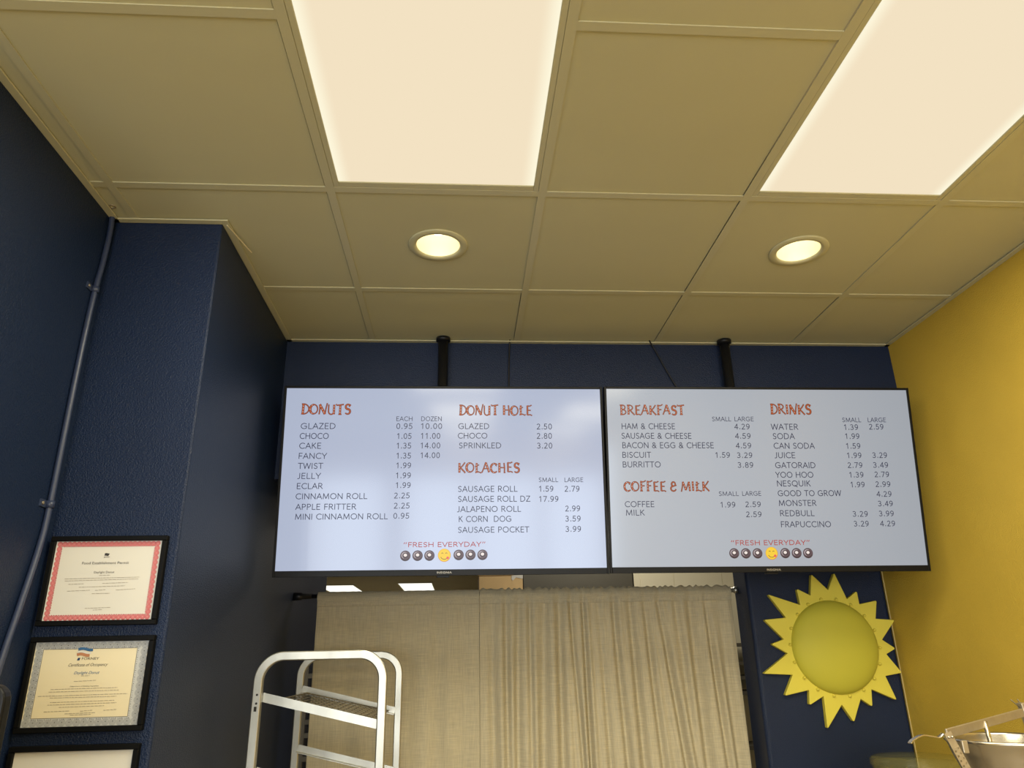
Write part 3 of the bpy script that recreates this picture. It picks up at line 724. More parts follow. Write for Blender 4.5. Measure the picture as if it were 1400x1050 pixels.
MB().lathe([(0.0, 0.0), (0.17, 0.0), (0.17, 0.012), (0.03, 0.03), (0.0, 0.03)], 32, P(1.30, 0.10, 0)).build('stand_base', M_STEEL2, hop)

# clear tub behind it
tub = thing('clear_tub', 'clear round plastic tub with a yellow zigzag liner below the sun', 'tub', (1.345, 0.92, 0.9))
MB().lathe([(0.0, 0.002), (0.142, 0.002), (0.150, 0.31), (0.156, 0.318), (0.156, 0.326), (0.147, 0.326), (0.146, 0.312), (0.138, 0.006), (0.0, 0.006)], 48).build('tub_wall', M_CLEAR, tub)
MB().lathe([(0.157, 0.327), (0.157, 0.336), (0.148, 0.344), (0.10, 0.347), (0.0, 0.348), ], 48).build('lid', M_CLEAR, tub)
mb = MB(); n = 96; ra = []; rb = []
for k in range(n):
    a = 2 * PI * k / n; z = 0.268 + 0.026 * (1 - abs(((k / 6) % 1) * 2 - 1)) * (1.0 if (k // 6) % 2 else 0.6)
    ra.append(mb.bm.verts.new((0.140 * math.cos(a), 0.140 * math.sin(a), z))); rb.append(mb.bm.verts.new((0.131 * math.cos(a), 0.131 * math.sin(a), 0.01)))
for k in range(n): mb.bm.faces.new((ra[k], ra[(k + 1) % n], rb[(k + 1) % n], rb[k]))
mb.build('shell', M_ZIGZAG, tub, solid=0.001)  # yellow inner shell with a zigzag top edge
t = thing('work_counter', 'steel work counter out of sight under the clear tub', 'counter', (1.33, 0.95, 0))
MB().box(-0.30, 0.32, -0.40, 0.42, 0.1, 0.86).build('body', M_HOOD, t); MB().box(-0.31, 0.325, -0.42, 0.44, 0.862, 0.9).build('top', M_STEEL2, t, bevel=0.004)
for x in (-0.27, 0.29):
    for y in (-0.37, 0.39): MB().tube([(x, y, 0), (x, y, 0.1)], 0.02).build('foot', M_STEEL2, t)

# ================================================================== TELEVISIONS WITH THE MENUS
TX = {
'h0' : [('DONUTS', -0.546, -0.3575, 0.2387, 0.0389), ('DONUT HOLE', 0.0545, 0.3382, 0.2363, 0.0385), ('KOLACHES', 0.051, 0.2875, 0.0145, 0.037)] ,
'h1' : [('BREAKFAST', -0.5544, -0.2971, 0.2382, 0.0374), ('COFFEE & MILK', -0.5503, -0.2183, -0.0583, 0.0364), ('DRINKS', 0.045, 0.2109, 0.2414, 0.0393)] ,
'DONUTS items' : [('GLAZED', -0.5441, -0.4138, 0.1818, 0.0218), ('CHOCO', -0.5454, -0.438, 0.1436, 0.0216), ('CAKE', -0.5452, -0.4642, 0.1063, 0.0215), ('FANCY', -0.5457, -0.4419, 0.0678, 0.0213), ('TWIST', -0.5449, -0.4539, 0.0303, 0.0212), ('JELLY', -0.5454, -0.4603, -0.007, 0.021), ('ECLAR', -0.5459, -0.4507, -0.0447, 0.0209), ('CINNAMON ROLL', -0.5471, -0.2856, -0.0826, 0.0208), ('APPLE FRITTER', -0.5448, -0.3242, -0.1211, 0.0206), ('MINI CINNAMON ROLL', -0.5453, -0.2076, -0.1571, 0.0205)] ,
'DONUTS prices' : [('0.95', -0.1846, -0.1225, 0.1819, 0.0212), ('10.00', -0.0925, -0.01, 0.182, 0.0212), ('1.05', -0.1821, -0.1252, 0.1434, 0.021), ('11.00', -0.0917, -0.0167, 0.1441, 0.0211), ('1.35', -0.1825, -0.1258, 0.1066, 0.0209), ('14.00', -0.0924, -0.0162, 0.1072, 0.0209), ('1.35', -0.1822, -0.1256, 0.0685, 0.0208), ('14.00', -0.0917, -0.0171, 0.0698, 0.0208), ('1.99', -0.1818, -0.1248, 0.0315, 0.0206), ('1.99', -0.1822, -0.1246, -0.0061, 0.0205), ('1.99', -0.1818, -0.1244, -0.0427, 0.0204), ('2.25', -0.1856, -0.127, -0.0811, 0.0202), ('2.25', -0.1852, -0.1262, -0.1186, 0.0201), ('0.95', -0.1862, -0.1267, -0.1558, 0.02), ('EACH', -0.1855, -0.1232, 0.2127, 0.0169), ('DOZEN', -0.0909, -0.0119, 0.2128, 0.0169)] ,
'HOLE items' : [('GLAZED', 0.0519, 0.1701, 0.1819, 0.0213), ('CHOCO', 0.0507, 0.1626, 0.1447, 0.0212), ('SPRINKLED', 0.0547, 0.2162, 0.107, 0.021)] ,
'HOLE prices' : [('2.50', 0.3538, 0.4128, 0.1804, 0.0214), ('2.80', 0.3532, 0.412, 0.1438, 0.0213), ('3.20', 0.354, 0.4126, 0.106, 0.0212)] ,
'KOL items' : [('SAUSAGE ROLL', 0.0523, 0.2755, -0.0582, 0.0212), ('SAUSAGE ROLL DZ', 0.0526, 0.3237, -0.0955, 0.021), ('JALAPENO ROLL', 0.0499, 0.2878, -0.133, 0.0209), ('K CORN  DOG', 0.056, 0.2523, -0.1695, 0.0208), ('SAUSAGE POCKET', 0.0534, 0.3175, -0.209, 0.0206)] ,
'KOL prices' : [('1.59', 0.3568, 0.4132, -0.0585, 0.0206), ('2.79', 0.4555, 0.5128, -0.059, 0.0206), ('17.99', 0.3561, 0.4315, -0.0966, 0.0204), ('2.99', 0.4557, 0.5126, -0.1327, 0.0203), ('3.59', 0.4554, 0.5136, -0.1703, 0.0202), ('3.99', 0.455, 0.5138, -0.2084, 0.0201), ('SMALL', 0.3575, 0.4312, -0.0225, 0.0163), ('LARGE', 0.4558, 0.5274, -0.0228, 0.0163)] ,
'BRK items' : [('HAM & CHEESE', -0.5499, -0.3397, 0.1809, 0.0222), ('SAUSAGE & CHEESE', -0.5513, -0.2773, 0.1433, 0.0221), ('BACON & EGG & CHEESE', -0.5498, -0.1913, 0.1066, 0.022), ('BISCUIT', -0.5512, -0.4399, 0.0693, 0.0218), ('BURRITTO', -0.5512, -0.4036, 0.0323, 0.0217)] ,
'BRK prices' : [('4.29', -0.1042, -0.0428, 0.1809, 0.0209), ('4.59', -0.1039, -0.0419, 0.1438, 0.0208), ('4.59', -0.1037, -0.0426, 0.1061, 0.0206), ('1.59', -0.1886, -0.1293, 0.0694, 0.0205), ('3.29', -0.1019, -0.041, 0.0687, 0.0205), ('3.89', -0.1018, -0.0403, 0.0307, 0.0204), ('SMALL', -0.191, -0.1161, 0.2128, 0.0172), ('LARGE', -0.1019, -0.0253, 0.213, 0.0172)] ,
'COF items' : [('COFFEE', -0.5483, -0.4357, -0.1185, 0.0212), ('MILK', -0.546, -0.4747, -0.1501, 0.0211)] ,
'COF prices' : [('1.99', -0.1815, -0.1217, -0.1209, 0.0199), ('2.59', -0.0835, -0.0227, -0.1197, 0.0199), ('2.59', -0.0835, -0.0228, -0.1574, 0.0198), ('SMALL', -0.1837, -0.1068, -0.0774, 0.0165), ('LARGE', -0.0928, -0.0185, -0.0769, 0.0165)] ,
'DRK items' : [('WATER', 0.0429, 0.1499, 0.1798, 0.0224), ('SODA', 0.0458, 0.1322, 0.1426, 0.0223), ('CAN SODA', 0.0464, 0.2083, 0.1049, 0.0222), ('JUICE', 0.047, 0.1284, 0.068, 0.022), ('GATORAID', 0.0459, 0.2054, 0.0292, 0.0219), ('YOO HOO', 0.045, 0.1929, -0.0079, 0.0218), ('NESQUIK', 0.0466, 0.1785, -0.0412, 0.0217), ('GOOD TO GROW', 0.0471, 0.2951, -0.0787, 0.0215), ('MONSTER', 0.0476, 0.1943, -0.1159, 0.0214), ('REDBULL', 0.0487, 0.1824, -0.1543, 0.0213), ('FRAPUCCINO', 0.0487, 0.2438, -0.1961, 0.0212)] ,
'DRK prices' : [('1.39', 0.3337, 0.3922, 0.1796, 0.021), ('2.59', 0.4365, 0.4952, 0.1813, 0.0211), ('1.99', 0.3344, 0.3936, 0.1437, 0.0209), ('1.59', 0.3341, 0.393, 0.1051, 0.0208), ('1.99', 0.3339, 0.3935, 0.0681, 0.0207), ('3.29', 0.4373, 0.4963, 0.0689, 0.0207), ('2.79', 0.3336, 0.3929, 0.0299, 0.0205), ('3.49', 0.4359, 0.4962, 0.0306, 0.0206), ('1.39', 0.3348, 0.3933, -0.0074, 0.0204), ('2.79', 0.437, 0.4956, -0.0061, 0.0205), ('1.99', 0.336, 0.3935, -0.0452, 0.0203), ('2.99', 0.4363, 0.4963, -0.0439, 0.0203), ('4.29', 0.4365, 0.4963, -0.0816, 0.0202), ('3.49', 0.4382, 0.497, -0.1183, 0.0201), ('3.29', 0.3335, 0.3935, -0.1573, 0.02), ('3.99', 0.4374, 0.4962, -0.1562, 0.02), ('3.29', 0.3339, 0.393, -0.1942, 0.0198), ('4.29', 0.4375, 0.4968, -0.1939, 0.0199), ('SMALL', 0.3309, 0.4063, 0.2104, 0.0173), ('LARGE', 0.4338, 0.5079, 0.2107, 0.0174)] ,
'slogan0' : [('“FRESH EVERYDAY”', -0.1457, 0.1553, -0.2594, 0.0169)] ,
'slogan1' : [('“FRESH EVERYDAY”', -0.1491, 0.1547, -0.2622, 0.0174)] ,
'logo0' : [('INSIGNIA', -0.0223, 0.0311, -0.3545, 0.0067)] ,
'logo1' : [('INSIGNIA', -0.0206, 0.032, -0.3564, 0.0069)] ,
}
def arc(cx, cz, rx, rz, a0, a1, n=12):
    return [(cx + rx * math.cos(math.radians(a0 + (a1 - a0) * k / n)), cz + rz * math.sin(math.radians(a0 + (a1 - a0) * k / n))) for k in range(n + 1)]
def taper(n, a, b): return [a + (b - a) * math.sin(PI * k / (n - 1)) for k in range(n)]
# hand-cut letters, unit height: width, strokes (points, width), dots
def S(p, w): return (p, w)
G = {
 'D': (.82, [S([(.16, .0), (.20, 1)], .22), S([(.02, 1)] + arc(.22, .5, .55, .5, 90, -90) + [(.0, .02)], .085)]),
 'O': (.92, [S(arc(.46, .48, .38, .46, 75, 285, 18), taper(19, .08, .24)), S(arc(.46, .48, .38, .46, -80, 80, 14), .08)]),
 'N': (.95, [S([(.10, -.02), (.16, .5), (.13, .98)], .09), S([(.13, 1.0), (.70, .0)], .22), S([(.70, .0), (.78, .6), (.90, 1.12)], .085)]),
 'U': (.84, [S([(.10, 1.0), (.10, .35)] + arc(.38, .33, .28, .33, 180, 360, 10), .09), S([(.66, .0), (.66, .98)], .19)]),
 'T': (.86, [S([(.02, 1.06), (.10, .93), (.45, .97), (.82, 1.02)], .10), S([(.45, .02), (.45, .95)], .19), S([(.28, .02), (.62, .02)], .07)]),
 'S': (.74, [S(arc(.40, .74, .24, .24, 20, 270, 14) + arc(.36, .26, .26, .25, 90, -150, 14), taper(30, .08, .2)), S(arc(.58, .86, .09, .09, 0, 300, 8), .05)]),
 'H': (.88, [S([(.17, .0), (.17, 1.0)], .21), S([(.70, -.02), (.72, .5), (.66, 1.0)], .10), S([(.15, .52), (.72, .5)], .08), S([(.62, .0), (.82, .0)], .06)]),
 'L': (.78, [S([(.24, .0), (.24, 1.0)], .17), S([(.08, .02), (.4, .10), (.72, -.02), (.74, .1)], .08), S([(.06, .62), (.5, .82)], .05)]),
 'E': (.76, [S([(.20, .0), (.20, 1.0)], .15), S([(.2, .97), (.45, .93), (.68, 1.04)], .08), S([(.2, .52), (.58, .5)], .075), S([(.2, .02), (.5, .06), (.72, -.04)], .08)]),
 'K': (.84, [S([(.17, .0), (.17, 1.0)], .19), S([(.2, .45), (.5, .7), (.76, 1.06)], .09), S([(.28, .52), (.80, -.02)], .12)]),
 'A': (.88, [S([(.0, -.04), (.2, .4), (.42, 1.04)], .085), S([(.42, 1.02), (.78, .0)], .19), S([(.16, .36), (.64, .4)], .07)]),
 'C': (.82, [S(arc(.46, .48, .38, .46, 50, 315, 20), taper(21, .08, .2)), S(arc(.68, .80, .08, .09, 0, 300, 8), .05)]),
 'B': (.80, [S([(.18, .0), (.18, 1.0)], .18), S([(.02, 1.0)] + arc(.3, .76, .3, .24, 90, -90, 10) + arc(.3, .26, .38, .26, 90, -90, 10) + [(.04, .0)], .08)]),
 'R': (.84, [S([(.18, .0), (.18, 1.0)], .18), S([(.02, 1.0)] + arc(.3, .74, .34, .26, 90, -90, 10) + [(.2, .48)], .08), S([(.34, .5), (.6, .2), (.86, -.04)], .10)]),
 'F': (.72, [S([(.20, .0), (.20, 1.0)], .17), S([(.1, 1.0), (.45, .94), (.72, 1.08)], .08), S([(.2, .52), (.58, .54)], .075), S([(.06, .0), (.36, .0)], .06)]),
 'I': (.42, [S([(.22, .0), (.2, 1.0)], .18)]),
 'M': (1.12, [S([(.02, -.06), (.16, .5), (.22, 1.0)], .085), S([(.22, 1.0), (.54, .1)], .17), S([(.54, .1), (.88, 1.0)], .08), S([(.90, 1.0), (.98, .0)], .17)]),
 '&': (.78, [S(arc(.38, .74, .2, .22, -60, 270, 14) + arc(.36, .27, .28, .26, 90, 350, 12), taper(28, .09, .15)), S([(.3, .5), (.72, .62)], .07)]),
 ' ': (.42, []),
}
def heading(mb, s, x0, x1, z0, cap):
    tot = sum(G[c][0] for c in s); k = (x1 - x0) / tot; x = x0; rnd = random.Random(len(s))
    for c in s:
        w, st = G[c]; dz = rnd.uniform(-.04, .03) * cap
        for p, wd in st:
            q = [(x + a * k, z0 + dz + b * cap) for a, b in p]; sc = (k + cap) / 2
            mb.mi = 1; mb.ribbon(q, [(v * .8 + .075) * sc for v in wd] if isinstance(wd, list) else (wd * .8 + .075) * sc, -0.0005)
            mb.mi = 0; mb.ribbon(q, [v * .66 * sc for v in wd] if isinstance(wd, list) else wd * .66 * sc, -0.0008)
            if not isinstance(wd, list) and wd >= .17 or isinstance(wd, list) and max(wd) >= .2:
                for f in (.22, .5, .78):
                    i = min(len(q) - 2, int(f * (len(q) - 1))); u = f * (len(q) - 1) - i
                    px, pz = q[i][0] * (1 - u) + q[i + 1][0] * u, q[i][1] * (1 - u) + q[i + 1][1] * u
                    mb.disc(px, pz, .036 * sc, -0.0011, 8, mi=2)
        x += w * k

# plain thin capitals of the menus: stroke skeletons, capital height 1
def _O(cx, cz, rx, rz): return arc(cx, cz, rx, rz, 90, 450, 24)
P_BOWL = [(.07, 1), (.28, 1)] + arc(.28, .74, .22, .26, 90, -90, 10)[1:] + [(.07, .48)]
F_ = {
 'A': (.66, [[(0, 0), (.33, 1)], [(.33, 1), (.66, 0)], [(.12, .33), (.54, .33)]]),
 'B': (.58, [[(.07, 0), (.07, 1)], [(.07, 1), (.26, 1)] + arc(.26, .76, .21, .24, 90, -90, 10)[1:] + [(.07, .52)], [(.07, .52), (.28, .52)] + arc(.28, .26, .25, .26, 90, -90, 10)[1:] + [(.07, 0)]]),
 'C': (.70, [arc(.43, .5, .39, .5, 50, 310, 20)]),
 'D': (.74, [[(.07, 0), (.07, 1)], [(.07, 1), (.28, 1)] + arc(.28, .5, .40, .5, 90, -90, 14)[1:] + [(.07, 0)]]),
 'E': (.52, [[(.07, 0), (.07, 1)], [(.07, 1), (.47, 1)], [(.07, .52), (.43, .52)], [(.07, 0), (.48, 0)]]),
 'F': (.48, [[(.07, 0), (.07, 1)], [(.07, 1), (.46, 1)], [(.07, .5), (.42, .5)]]),
 'G': (.80, [arc(.43, .5, .39, .5, 50, 318, 20) + [(.72, .17)], [(.72, .12), (.72, .47)], [(.46, .47), (.74, .47)]]),
 'H': (.72, [[(.07, 0), (.07, 1)], [(.65, 0), (.65, 1)], [(.07, .52), (.65, .52)]]),
 'I': (.16, [[(.08, 0), (.08, 1)]]),
 'J': (.36, [[(.28, 1), (.28, .2)] + arc(.10, .2, .18, .22, 0, -110, 8)]),
 'K': (.58, [[(.07, 0), (.07, 1)], [(.09, .46), (.50, 1)], [(.20, .58), (.56, 0)]]),
 'L': (.46, [[(.07, 0), (.07, 1)], [(.07, 0), (.46, 0)]]),
 'M': (.88, [[(.07, 0), (.13, 1)], [(.13, 1), (.44, .08)], [(.44, .08), (.75, 1)], [(.75, 1), (.81, 0)]]),
 'N': (.72, [[(.07, 0), (.07, 1)], [(.07, 1), (.65, 0)], [(.65, 0), (.65, 1)]]),
 'O': (.84, [_O(.42, .5, .38, .5)]),
 'P': (.54, [[(.07, 0), (.07, 1)], P_BOWL]),
 'Q': (.84, [_O(.42, .5, .38, .5), [(.44, .14), (.74, -.16)]]),
 'R': (.60, [[(.07, 0), (.07, 1)], P_BOWL, [(.27, .48), (.57, 0)]]),
 'S': (.52, [arc(.28, .75, .20, .25, 35, 270, 14) + arc(.25, .25, .21, .25, 90, -145, 14)]),
 'T': (.56, [[(.0, 1), (.56, 1)], [(.28, 0), (.28, 1)]]),
 'U': (.70, [[(.07, 1), (.07, .34)] + arc(.35, .34, .28, .34, 180, 360, 14) + [(.63, 1)]]),
 'V': (.62, [[(0, 1), (.31, 0)], [(.31, 0), (.62, 1)]]),
 'W': (.94, [[(0, 1), (.22, 0)], [(.22, 0), (.47, 1)], [(.47, 1), (.72, 0)], [(.72, 0), (.94, 1)]]),
 'Y': (.58, [[(0, 1), (.29, .45)], [(.29, .45), (.58, 1)], [(.29, .46), (.29, 0)]]),
 'Z': (.56, [[(.03, 1), (.52, 1)], [(.52, 1), (.03, 0)], [(.03, 0), (.55, 0)]]),
 '&': (.70, [[(.64, 0), (.20, .58)] + arc(.30, .78, .16, .21, 215, -30, 12) + [(.36, .56), (.14, .40)] + arc(.27, .22, .22, .22, 135, 320, 12) + [(.58, .48)]]),
 '0': (.56, [_O(.28, .5, .22, .5)]),
 '1': (.56, [[(.12, .80), (.31, 1)], [(.31, 1), (.31, 0)]]),
 '2': (.56, [arc(.26, .73, .20, .27, 150, -35, 12) + [(.06, .0)], [(.05, 0), (.50, 0)]]),
 '3': (.56, [arc(.23, .76, .20, .24, 140, -90, 12), arc(.23, .26, .23, .26, 90, -145, 12)]),
 '4': (.56, [[(.40, 1), (.03, .28)], [(.03, .28), (.54, .28)], [(.40, 1), (.40, 0)]]),
 '5': (.56, [[(.46, 1), (.14, 1)], [(.14, 1), (.11, .52)], arc(.23, .31, .24, .31, 122, -145, 14)]),
 '7': (.56, [[(.04, 1), (.51, 1)], [(.51, 1), (.18, 0)]]),
 '8': (.56, [_O(.28, .76, .18, .24), _O(.28, .26, .22, .26)]),
 '9': (.56, [_O(.27, .70, .21, .30), [(.48, .70), (.47, .42), (.37, .14), (.12, .0)]]),
 '.': (.24, [[(.12, 0), (.12, .13)]]), ' ': (.26, []),
 '“': (.46, [[(.06, .74), (.14, 1)], [(.30, .74), (.38, 1)]]), '”': (.46, [[(.08, .74), (.16, 1)], [(.32, .74), (.40, 1)]]),
}
def stroke_text(mb, s, x0, x1, z0, cap, y, wt):
    gap = .13; adv = [F_[c][0] for c in s]; tot = sum(adv) + gap * (len(s) - 1); k = (x1 - x0) / tot; x = x0
    lift = 0.0
    for c, a in zip(s, adv):
        for p in F_[c][1]:
            q = [(x + u * k, z0 + (v * .94 + .03) * cap) for u, v in p]
            (ax, az), (bx, bz) = q[0], q[1]; l = math.hypot(bx - ax, bz - az) or 1; e = wt * cap * .42
            q[0] = (ax - (bx - ax) / l * e, az - (bz - az) / l * e)
            (ax, az), (bx, bz) = q[-1], q[-2]; l = math.hypot(bx - ax, bz - az) or 1
            q[-1] = (ax - (bx - ax) / l * e, az - (bz - az) / l * e)
            mb.ribbon(q, wt * cap, y - lift); lift = 0.00005 - lift
        x += (a + gap) * k

_cap = queue_text('H')
QT = {}
# certificate lettering: text, x0, x1, baseline z, cap height, slant
C1T = [('Food Establishment Permit', -1.1951, -1.0798, 1.8390, .0062, 0), ('Daylight Donut', -1.1620, -1.1120, 1.8166, .0050, 0)]
C2T = [('FORNEY', -1.1550, -1.1143, 1.6105, .0055, 0), ('Certificate of Occupancy', -1.1839, -1.0911, 1.5960, .0066, .35), ('Daylight Donut', -1.1676, -1.1077, 1.5781, .0062, .35),
       ('Department of Building Inspection', -1.1716, -1.1046, 1.5497, .0024, .2)]
for n_, rows in (('c1', C1T), ('c2', C2T)):
    for i, r in enumerate(rows): QT[n_, i] = queue_text(r[0], r[5])
MESH = flush_text()
CAPH = max(v.co.y for v in MESH[_cap].vertices)

HEADS = ('EACH', 'DOZEN', 'SMALL', 'LARGE')
def words_mesh(name, keys, parent, m, y=-0.0007):
    o = None
    for key in keys:
        for i, (s, a, b, z, c) in enumerate(TX[key]):
            mb = MB()
            stroke_text(mb, s, a, b, z, c, y, 0.125 if name.startswith('menu') else 0.155)
            o = mb.build('column_heading' if s in HEADS else name, m, parent, recalc=False)
    return o

def television(loc, tilt, yaw, roll, label, scr_mat, heads, blocks, slogan, logo, icons, pole_x):
    m4 = (Matrix.Rotation(yaw, 3, 'Z') @ Matrix.Rotation(tilt, 3, 'X') @ Matrix.Rotation(roll, 3, 'Y')).to_4x4(); m4.translation = loc
    t = thing('television', label, 'television', mtx=m4, group='menu televisions')
    hw, hh = 0.605, 0.3403; s, b = 0.009, 0.022
    mb = MB()
    mb.box(-hw - s, -hw, -0.004, 0.03, -hh - b, hh + s); mb.box(hw, hw + s, -0.004, 0.03, -hh - b, hh + s)
    mb.box(-hw, hw, -0.004, 0.03, hh, hh + s); mb.box(-hw, hw, -0.004, 0.03, -hh - b, -hh)
    mb.build('bezel', M_BLACK, t, bevel=0.0012, seg=1)
    mb = MB(); mb.box(-hw - s + .002, hw + s - .002, 0.012, 0.034, -hh - b + .002, hh + s - .002); mb.box(-hw * .75, hw * .75, 0.034, 0.066, -hh * .9, hh * .35)
    mb.build('back_cover', M_BLACK, t, bevel=0.006)
    MB().box(-0.023, 0.023, 0.000, 0.016, -hh - b - .007, -hh - b).build('remote_sensor', M_BLACK, t, bevel=0.001, seg=1)
    lg = words_mesh('maker_lettering', [logo], t, M_LOGO, -0.0046); lg['label'] = 'silver maker lettering on the bottom bezel'
    sc = MB().box(-hw, hw, 0.0, 0.010, -hh, hh).build('screen', scr_mat, t); sc['label'] = 'lit pale blue menu screen'
    for (w, x0, x1, z, c) in TX[heads]:
        mb = MB(); heading(mb, w, x0, x1, z, c); mb.build('menu_heading', [M_TORG, M_TBRN, M_TWHT], sc, recalc=False)
    for nm in blocks:
        words_mesh('menu_item', [nm + ' items'], sc, M_TINK); words_mesh('menu_price', [nm + ' prices'], sc, M_TINK)
    words_mesh('slogan', [slogan], sc, M_TRED)
    for i, (x, z) in enumerate(icons):
        mb = MB()
        if i < 6:
            mb.disc(x, z, .0190, -0.0005, 28, mi=1); mb.disc(x, z, .0178, -0.0006, 28, mi=0)
            mb.mi = 2; mb.ribbon(arc(x - .0005, z + .0015, .0122, .0115, 60, 250, 16), taper(17, .0006, .0042), -0.0007)
            mb.mi = 1; mb.ribbon(arc(x, z - .001, .0145, .0145, 190, 345, 16), taper(17, .0006, .0034), -0.0007)
            mb.disc(x, z + .002, .0088, -0.0008, 18, mi=1, sx=1.05); mb.disc(x, z + .0025, .0056, -0.0010, 18, mi=3, sx=1.15)
            mb.build('donut_icon', [M_TCHO, M_TCHD, M_TCHL, M_TWHT], sc, recalc=False)
        else:
            mb.disc(x, z, .0236, -0.0005, 32, mi=1); mb.disc(x - .0003, z + .0006, .0222, -0.0006, 32, mi=0)
            mb.mi = 2
            for q in (-1, 1): mb.ribbon(arc(x + q * .0072, z + .0045, .0032, .0042, 20, 160, 8), .0016, -0.0009)
            mb.ribbon(arc(x, z - .002, .0135, .0125, 200, 335, 14), .0018, -0.0009)
            mb.disc(x + .0125, z - .0095, .0050, -0.0010, 12, mi=3)
            mb.build('smiley_icon', [M_TYEL, M_TYED, M_TCHD, M_TPNK], sc, recalc=False)
    return t
tvL = television(Vector((-0.2971, 0.9204, 2.2384)), 0.1119, -0.0103, 0.0033, 'left wide television showing the donut, donut hole and kolache prices', M_SCREEN_L,
    'h0', ['DONUTS', 'HOLE', 'KOL'], 'slogan0', 'logo0', [(-0.1383, -0.2907), (-0.0937, -0.2903), (-0.0505, -0.2904), (0.0566, -0.2892), (0.1001, -0.2893), (0.1443, -0.2894), (0.004, -0.2898)], -.31)
tvR = television(Vector((0.9368, 0.9077, 2.2332)), 0.1381, -0.0198, 0.0078, 'right wide television showing the breakfast, coffee and drinks prices', M_SCREEN_R,
    'h1', ['BRK', 'COF', 'DRK'], 'slogan1', 'logo1', [(-0.1396, -0.2923), (-0.0949, -0.2926), (-0.0503, -0.2929), (0.0565, -0.2926), (0.1004, -0.2929), (0.1443, -0.2931), (0.0042, -0.2929)], .9)

def ceiling_pole(x, y, label):
    t = thing('ceiling_pole_mount', label, 'tv mount', (x, y, ZC), 'black television poles')
    MB().tube([(0, 0, -0.004), (0, 0, -0.72)], 0.0205, 24).build('pole', M_BLACKM, t)
    MB().lathe([(0.0, -0.001), (0.030, -0.001), (0.030, -0.014), (0.0215, -0.018)], 28).build('ceiling_collar', M_BLACKM, t)
    mb = MB(); mb.box(-0.1, 0.1, -0.045, -0.035, -0.72, -0.52); mb.box(-0.02, 0.02, -0.04, 0.0, -0.70, -0.56); mb.build('bracket', M_BLACKM, t)
ceiling_pole(-0.311, 1.037, 'black ceiling pole behind the left television')
ceiling_pole(0.898, 1.037, 'black ceiling pole behind the right television')
o = MB().tube(smooth([(-0.0282, 1.055, 2.866), (-0.030, 1.068, 2.845), (-0.034, 1.072, 2.75), (-0.036, 1.072, 2.65), (-0.036, 1.06, 2.4)]), 0.003, 8).build('power_cable', M_CABLE)
tag(o, 'straight thin black cable dropping behind the left television', 'cable')
o = MB().tube(smooth([(0.574, 1.05, 2.864), (0.588, 1.066, 2.848), (0.603, 1.072, 2.825), (0.634, 1.072, 2.754), (0.668, 1.072, 2.68), (0.70, 1.07, 2.61), (0.74, 1.05, 2.4)]), 0.0032, 8).build('power_cable', M_CABLE)
tag(o, 'slanting thin black cable dropping behind the right television', 'cable')

# certificate lettering and rules of fine print
for fr, C_, rows, key in ((f1, C1, C1T, 'c1'), (f2, C2, C2T, 'c2')):
    for i, (s, a, b, z, c, sh) in enumerate(rows):
        mb = MB(); text_into(mb, MESH, QT[key, i], a - C_.x, b - C_.x, z - C_.z, c, -0.0106)
        mb.build('title_lettering', M_INKB if (key, i) == ('c2', 2) else M_INKD, fr, recalc=False)
def fine_print(fr, C_, lines, h, m=None):
    mb = MB(); rnd = random.Random(5)
    for a, b, z0, z1 in lines:
        x = a
        while x < b:
            w = min(rnd.uniform(.003, .010), b - x); f = (x - a) / (b - a); z = z0 + (z1 - z0) * f - C_.z
            mb.quad((x - C_.x, -0.0106, z), (x + w - C_.x, -0.0106, z), (x + w - C_.x, -0.0106, z + h), (x - C_.x, -0.0106, z + h)); x += w + 0.0014
    mb.build('fine_print', m or M_INKT, fr, recalc=False)
fine_print(f1, C1, [(-1.148, -1.122, 1.8105, 1.8108), (-1.2307, -1.0477, 1.8029, 1.8053), (-1.2297, -1.0511, 1.7978, 1.8007), (-1.2191, -1.1815, 1.7896, 1.7903), (-1.137, -1.074, 1.7908, 1.7922),
    (-1.1926, -1.0808, 1.7819, 1.7843), (-1.2194, -1.165, 1.7729, 1.7744), (-1.1519, -1.1257, 1.7738, 1.7753), (-1.101, -1.0543, 1.7742, 1.7765), (-1.1583, -1.1151, 1.7659, 1.7664), (-1.1691, -1.1066, 1.7306, 1.7323), (-1.1487, -1.1262, 1.7262, 1.7274)], .0012)
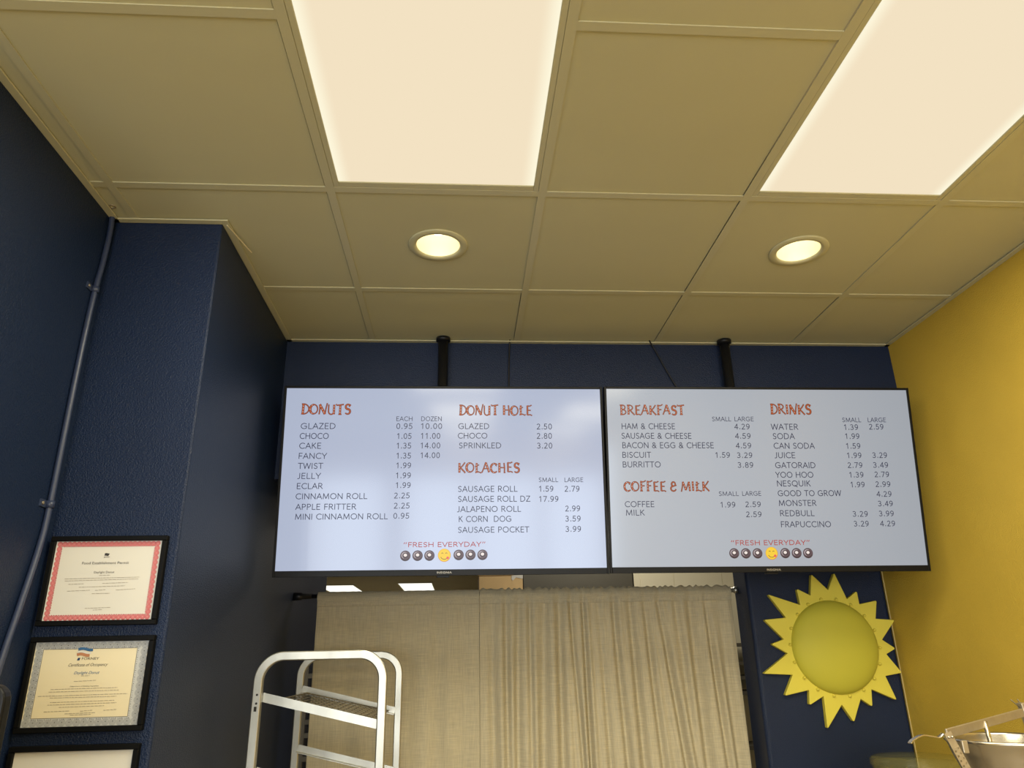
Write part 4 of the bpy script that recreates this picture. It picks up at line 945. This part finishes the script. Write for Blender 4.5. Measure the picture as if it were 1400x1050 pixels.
fine_print(f2, C2, [(-1.15, -1.13, 1.5735, 1.5738), (-1.1646, -1.1131, 1.5614, 1.5631), (-1.2153, -1.0601, 1.5443, 1.5457), (-1.2191, -1.0554, 1.5387, 1.5398), (-1.2419, -1.0341, 1.5296, 1.5315), (-1.2141, -1.0594, 1.5254, 1.5261),
    (-1.2109, -1.0629, 1.5154, 1.5172), (-1.216, -1.0571, 1.5099, 1.5119), (-1.1891, -1.0846, 1.5044, 1.5059), (-1.2217, -1.163, 1.4951, 1.4961), (-1.1383, -1.1102, 1.495, 1.4967), (-1.0841, -1.0547, 1.4956, 1.4972), (-1.173, -1.1019, 1.49, 1.4911), (-1.1601, -1.1123, 1.4867, 1.4874)], .0011)
# the small flag emblems
mb = MB()
def flag(cx, cz, k, cols):
    for r, (mi, z) in enumerate(zip(cols, (0.0, -.0058, -.0122))):
        mb.mi = mi; w = .0175 - .0012 * r
        up_ = [(cx + (-w + 2 * w * i / 10 - .0018 * r) * k, cz + (z + .0018 * math.sin(i / 10 * 5.5)) * k) for i in range(11)]
        mb.ribbon(up_, .0066 * k, -0.0107)
flag(-1.1495 - C2.x, 1.6345 - C2.z, 1.0, (0, 3, 1))
mb.mi = 2; mb.quad((-1.1660 - C2.x, -.0107, 1.6095 - C2.z), (-1.1600 - C2.x, -.0107, 1.6095 - C2.z), (-1.1585 - C2.x, -.0107, 1.6155 - C2.z), (-1.1642 - C2.x, -.0107, 1.6155 - C2.z))
mb.build('flag_emblem', [M_INKB, M_INKO, mat('navy_print', rgb(28, 58, 100), .6), M_PAPER], f2, recalc=False)
mb = MB(); flag(-1.1370 - C1.x, 1.8650 - C1.z, 0.33, (0, 0, 0)); mb.mi = 0
mb.ribbon([(-1.1425 - C1.x, 1.8562 - C1.z), (-1.130 - C1.x, 1.8570 - C1.z)], .001, -0.0107); mb.disc(-1.1428 - C1.x, 1.8562 - C1.z, .0012, -.0107, 8)
mb.build('flag_emblem', M_INKD, f1, recalc=False)

for o in _TXT:
    cu = o.data; bpy.data.objects.remove(o); bpy.data.curves.remove(cu)
for me in MESH.values(): bpy.data.meshes.remove(me)
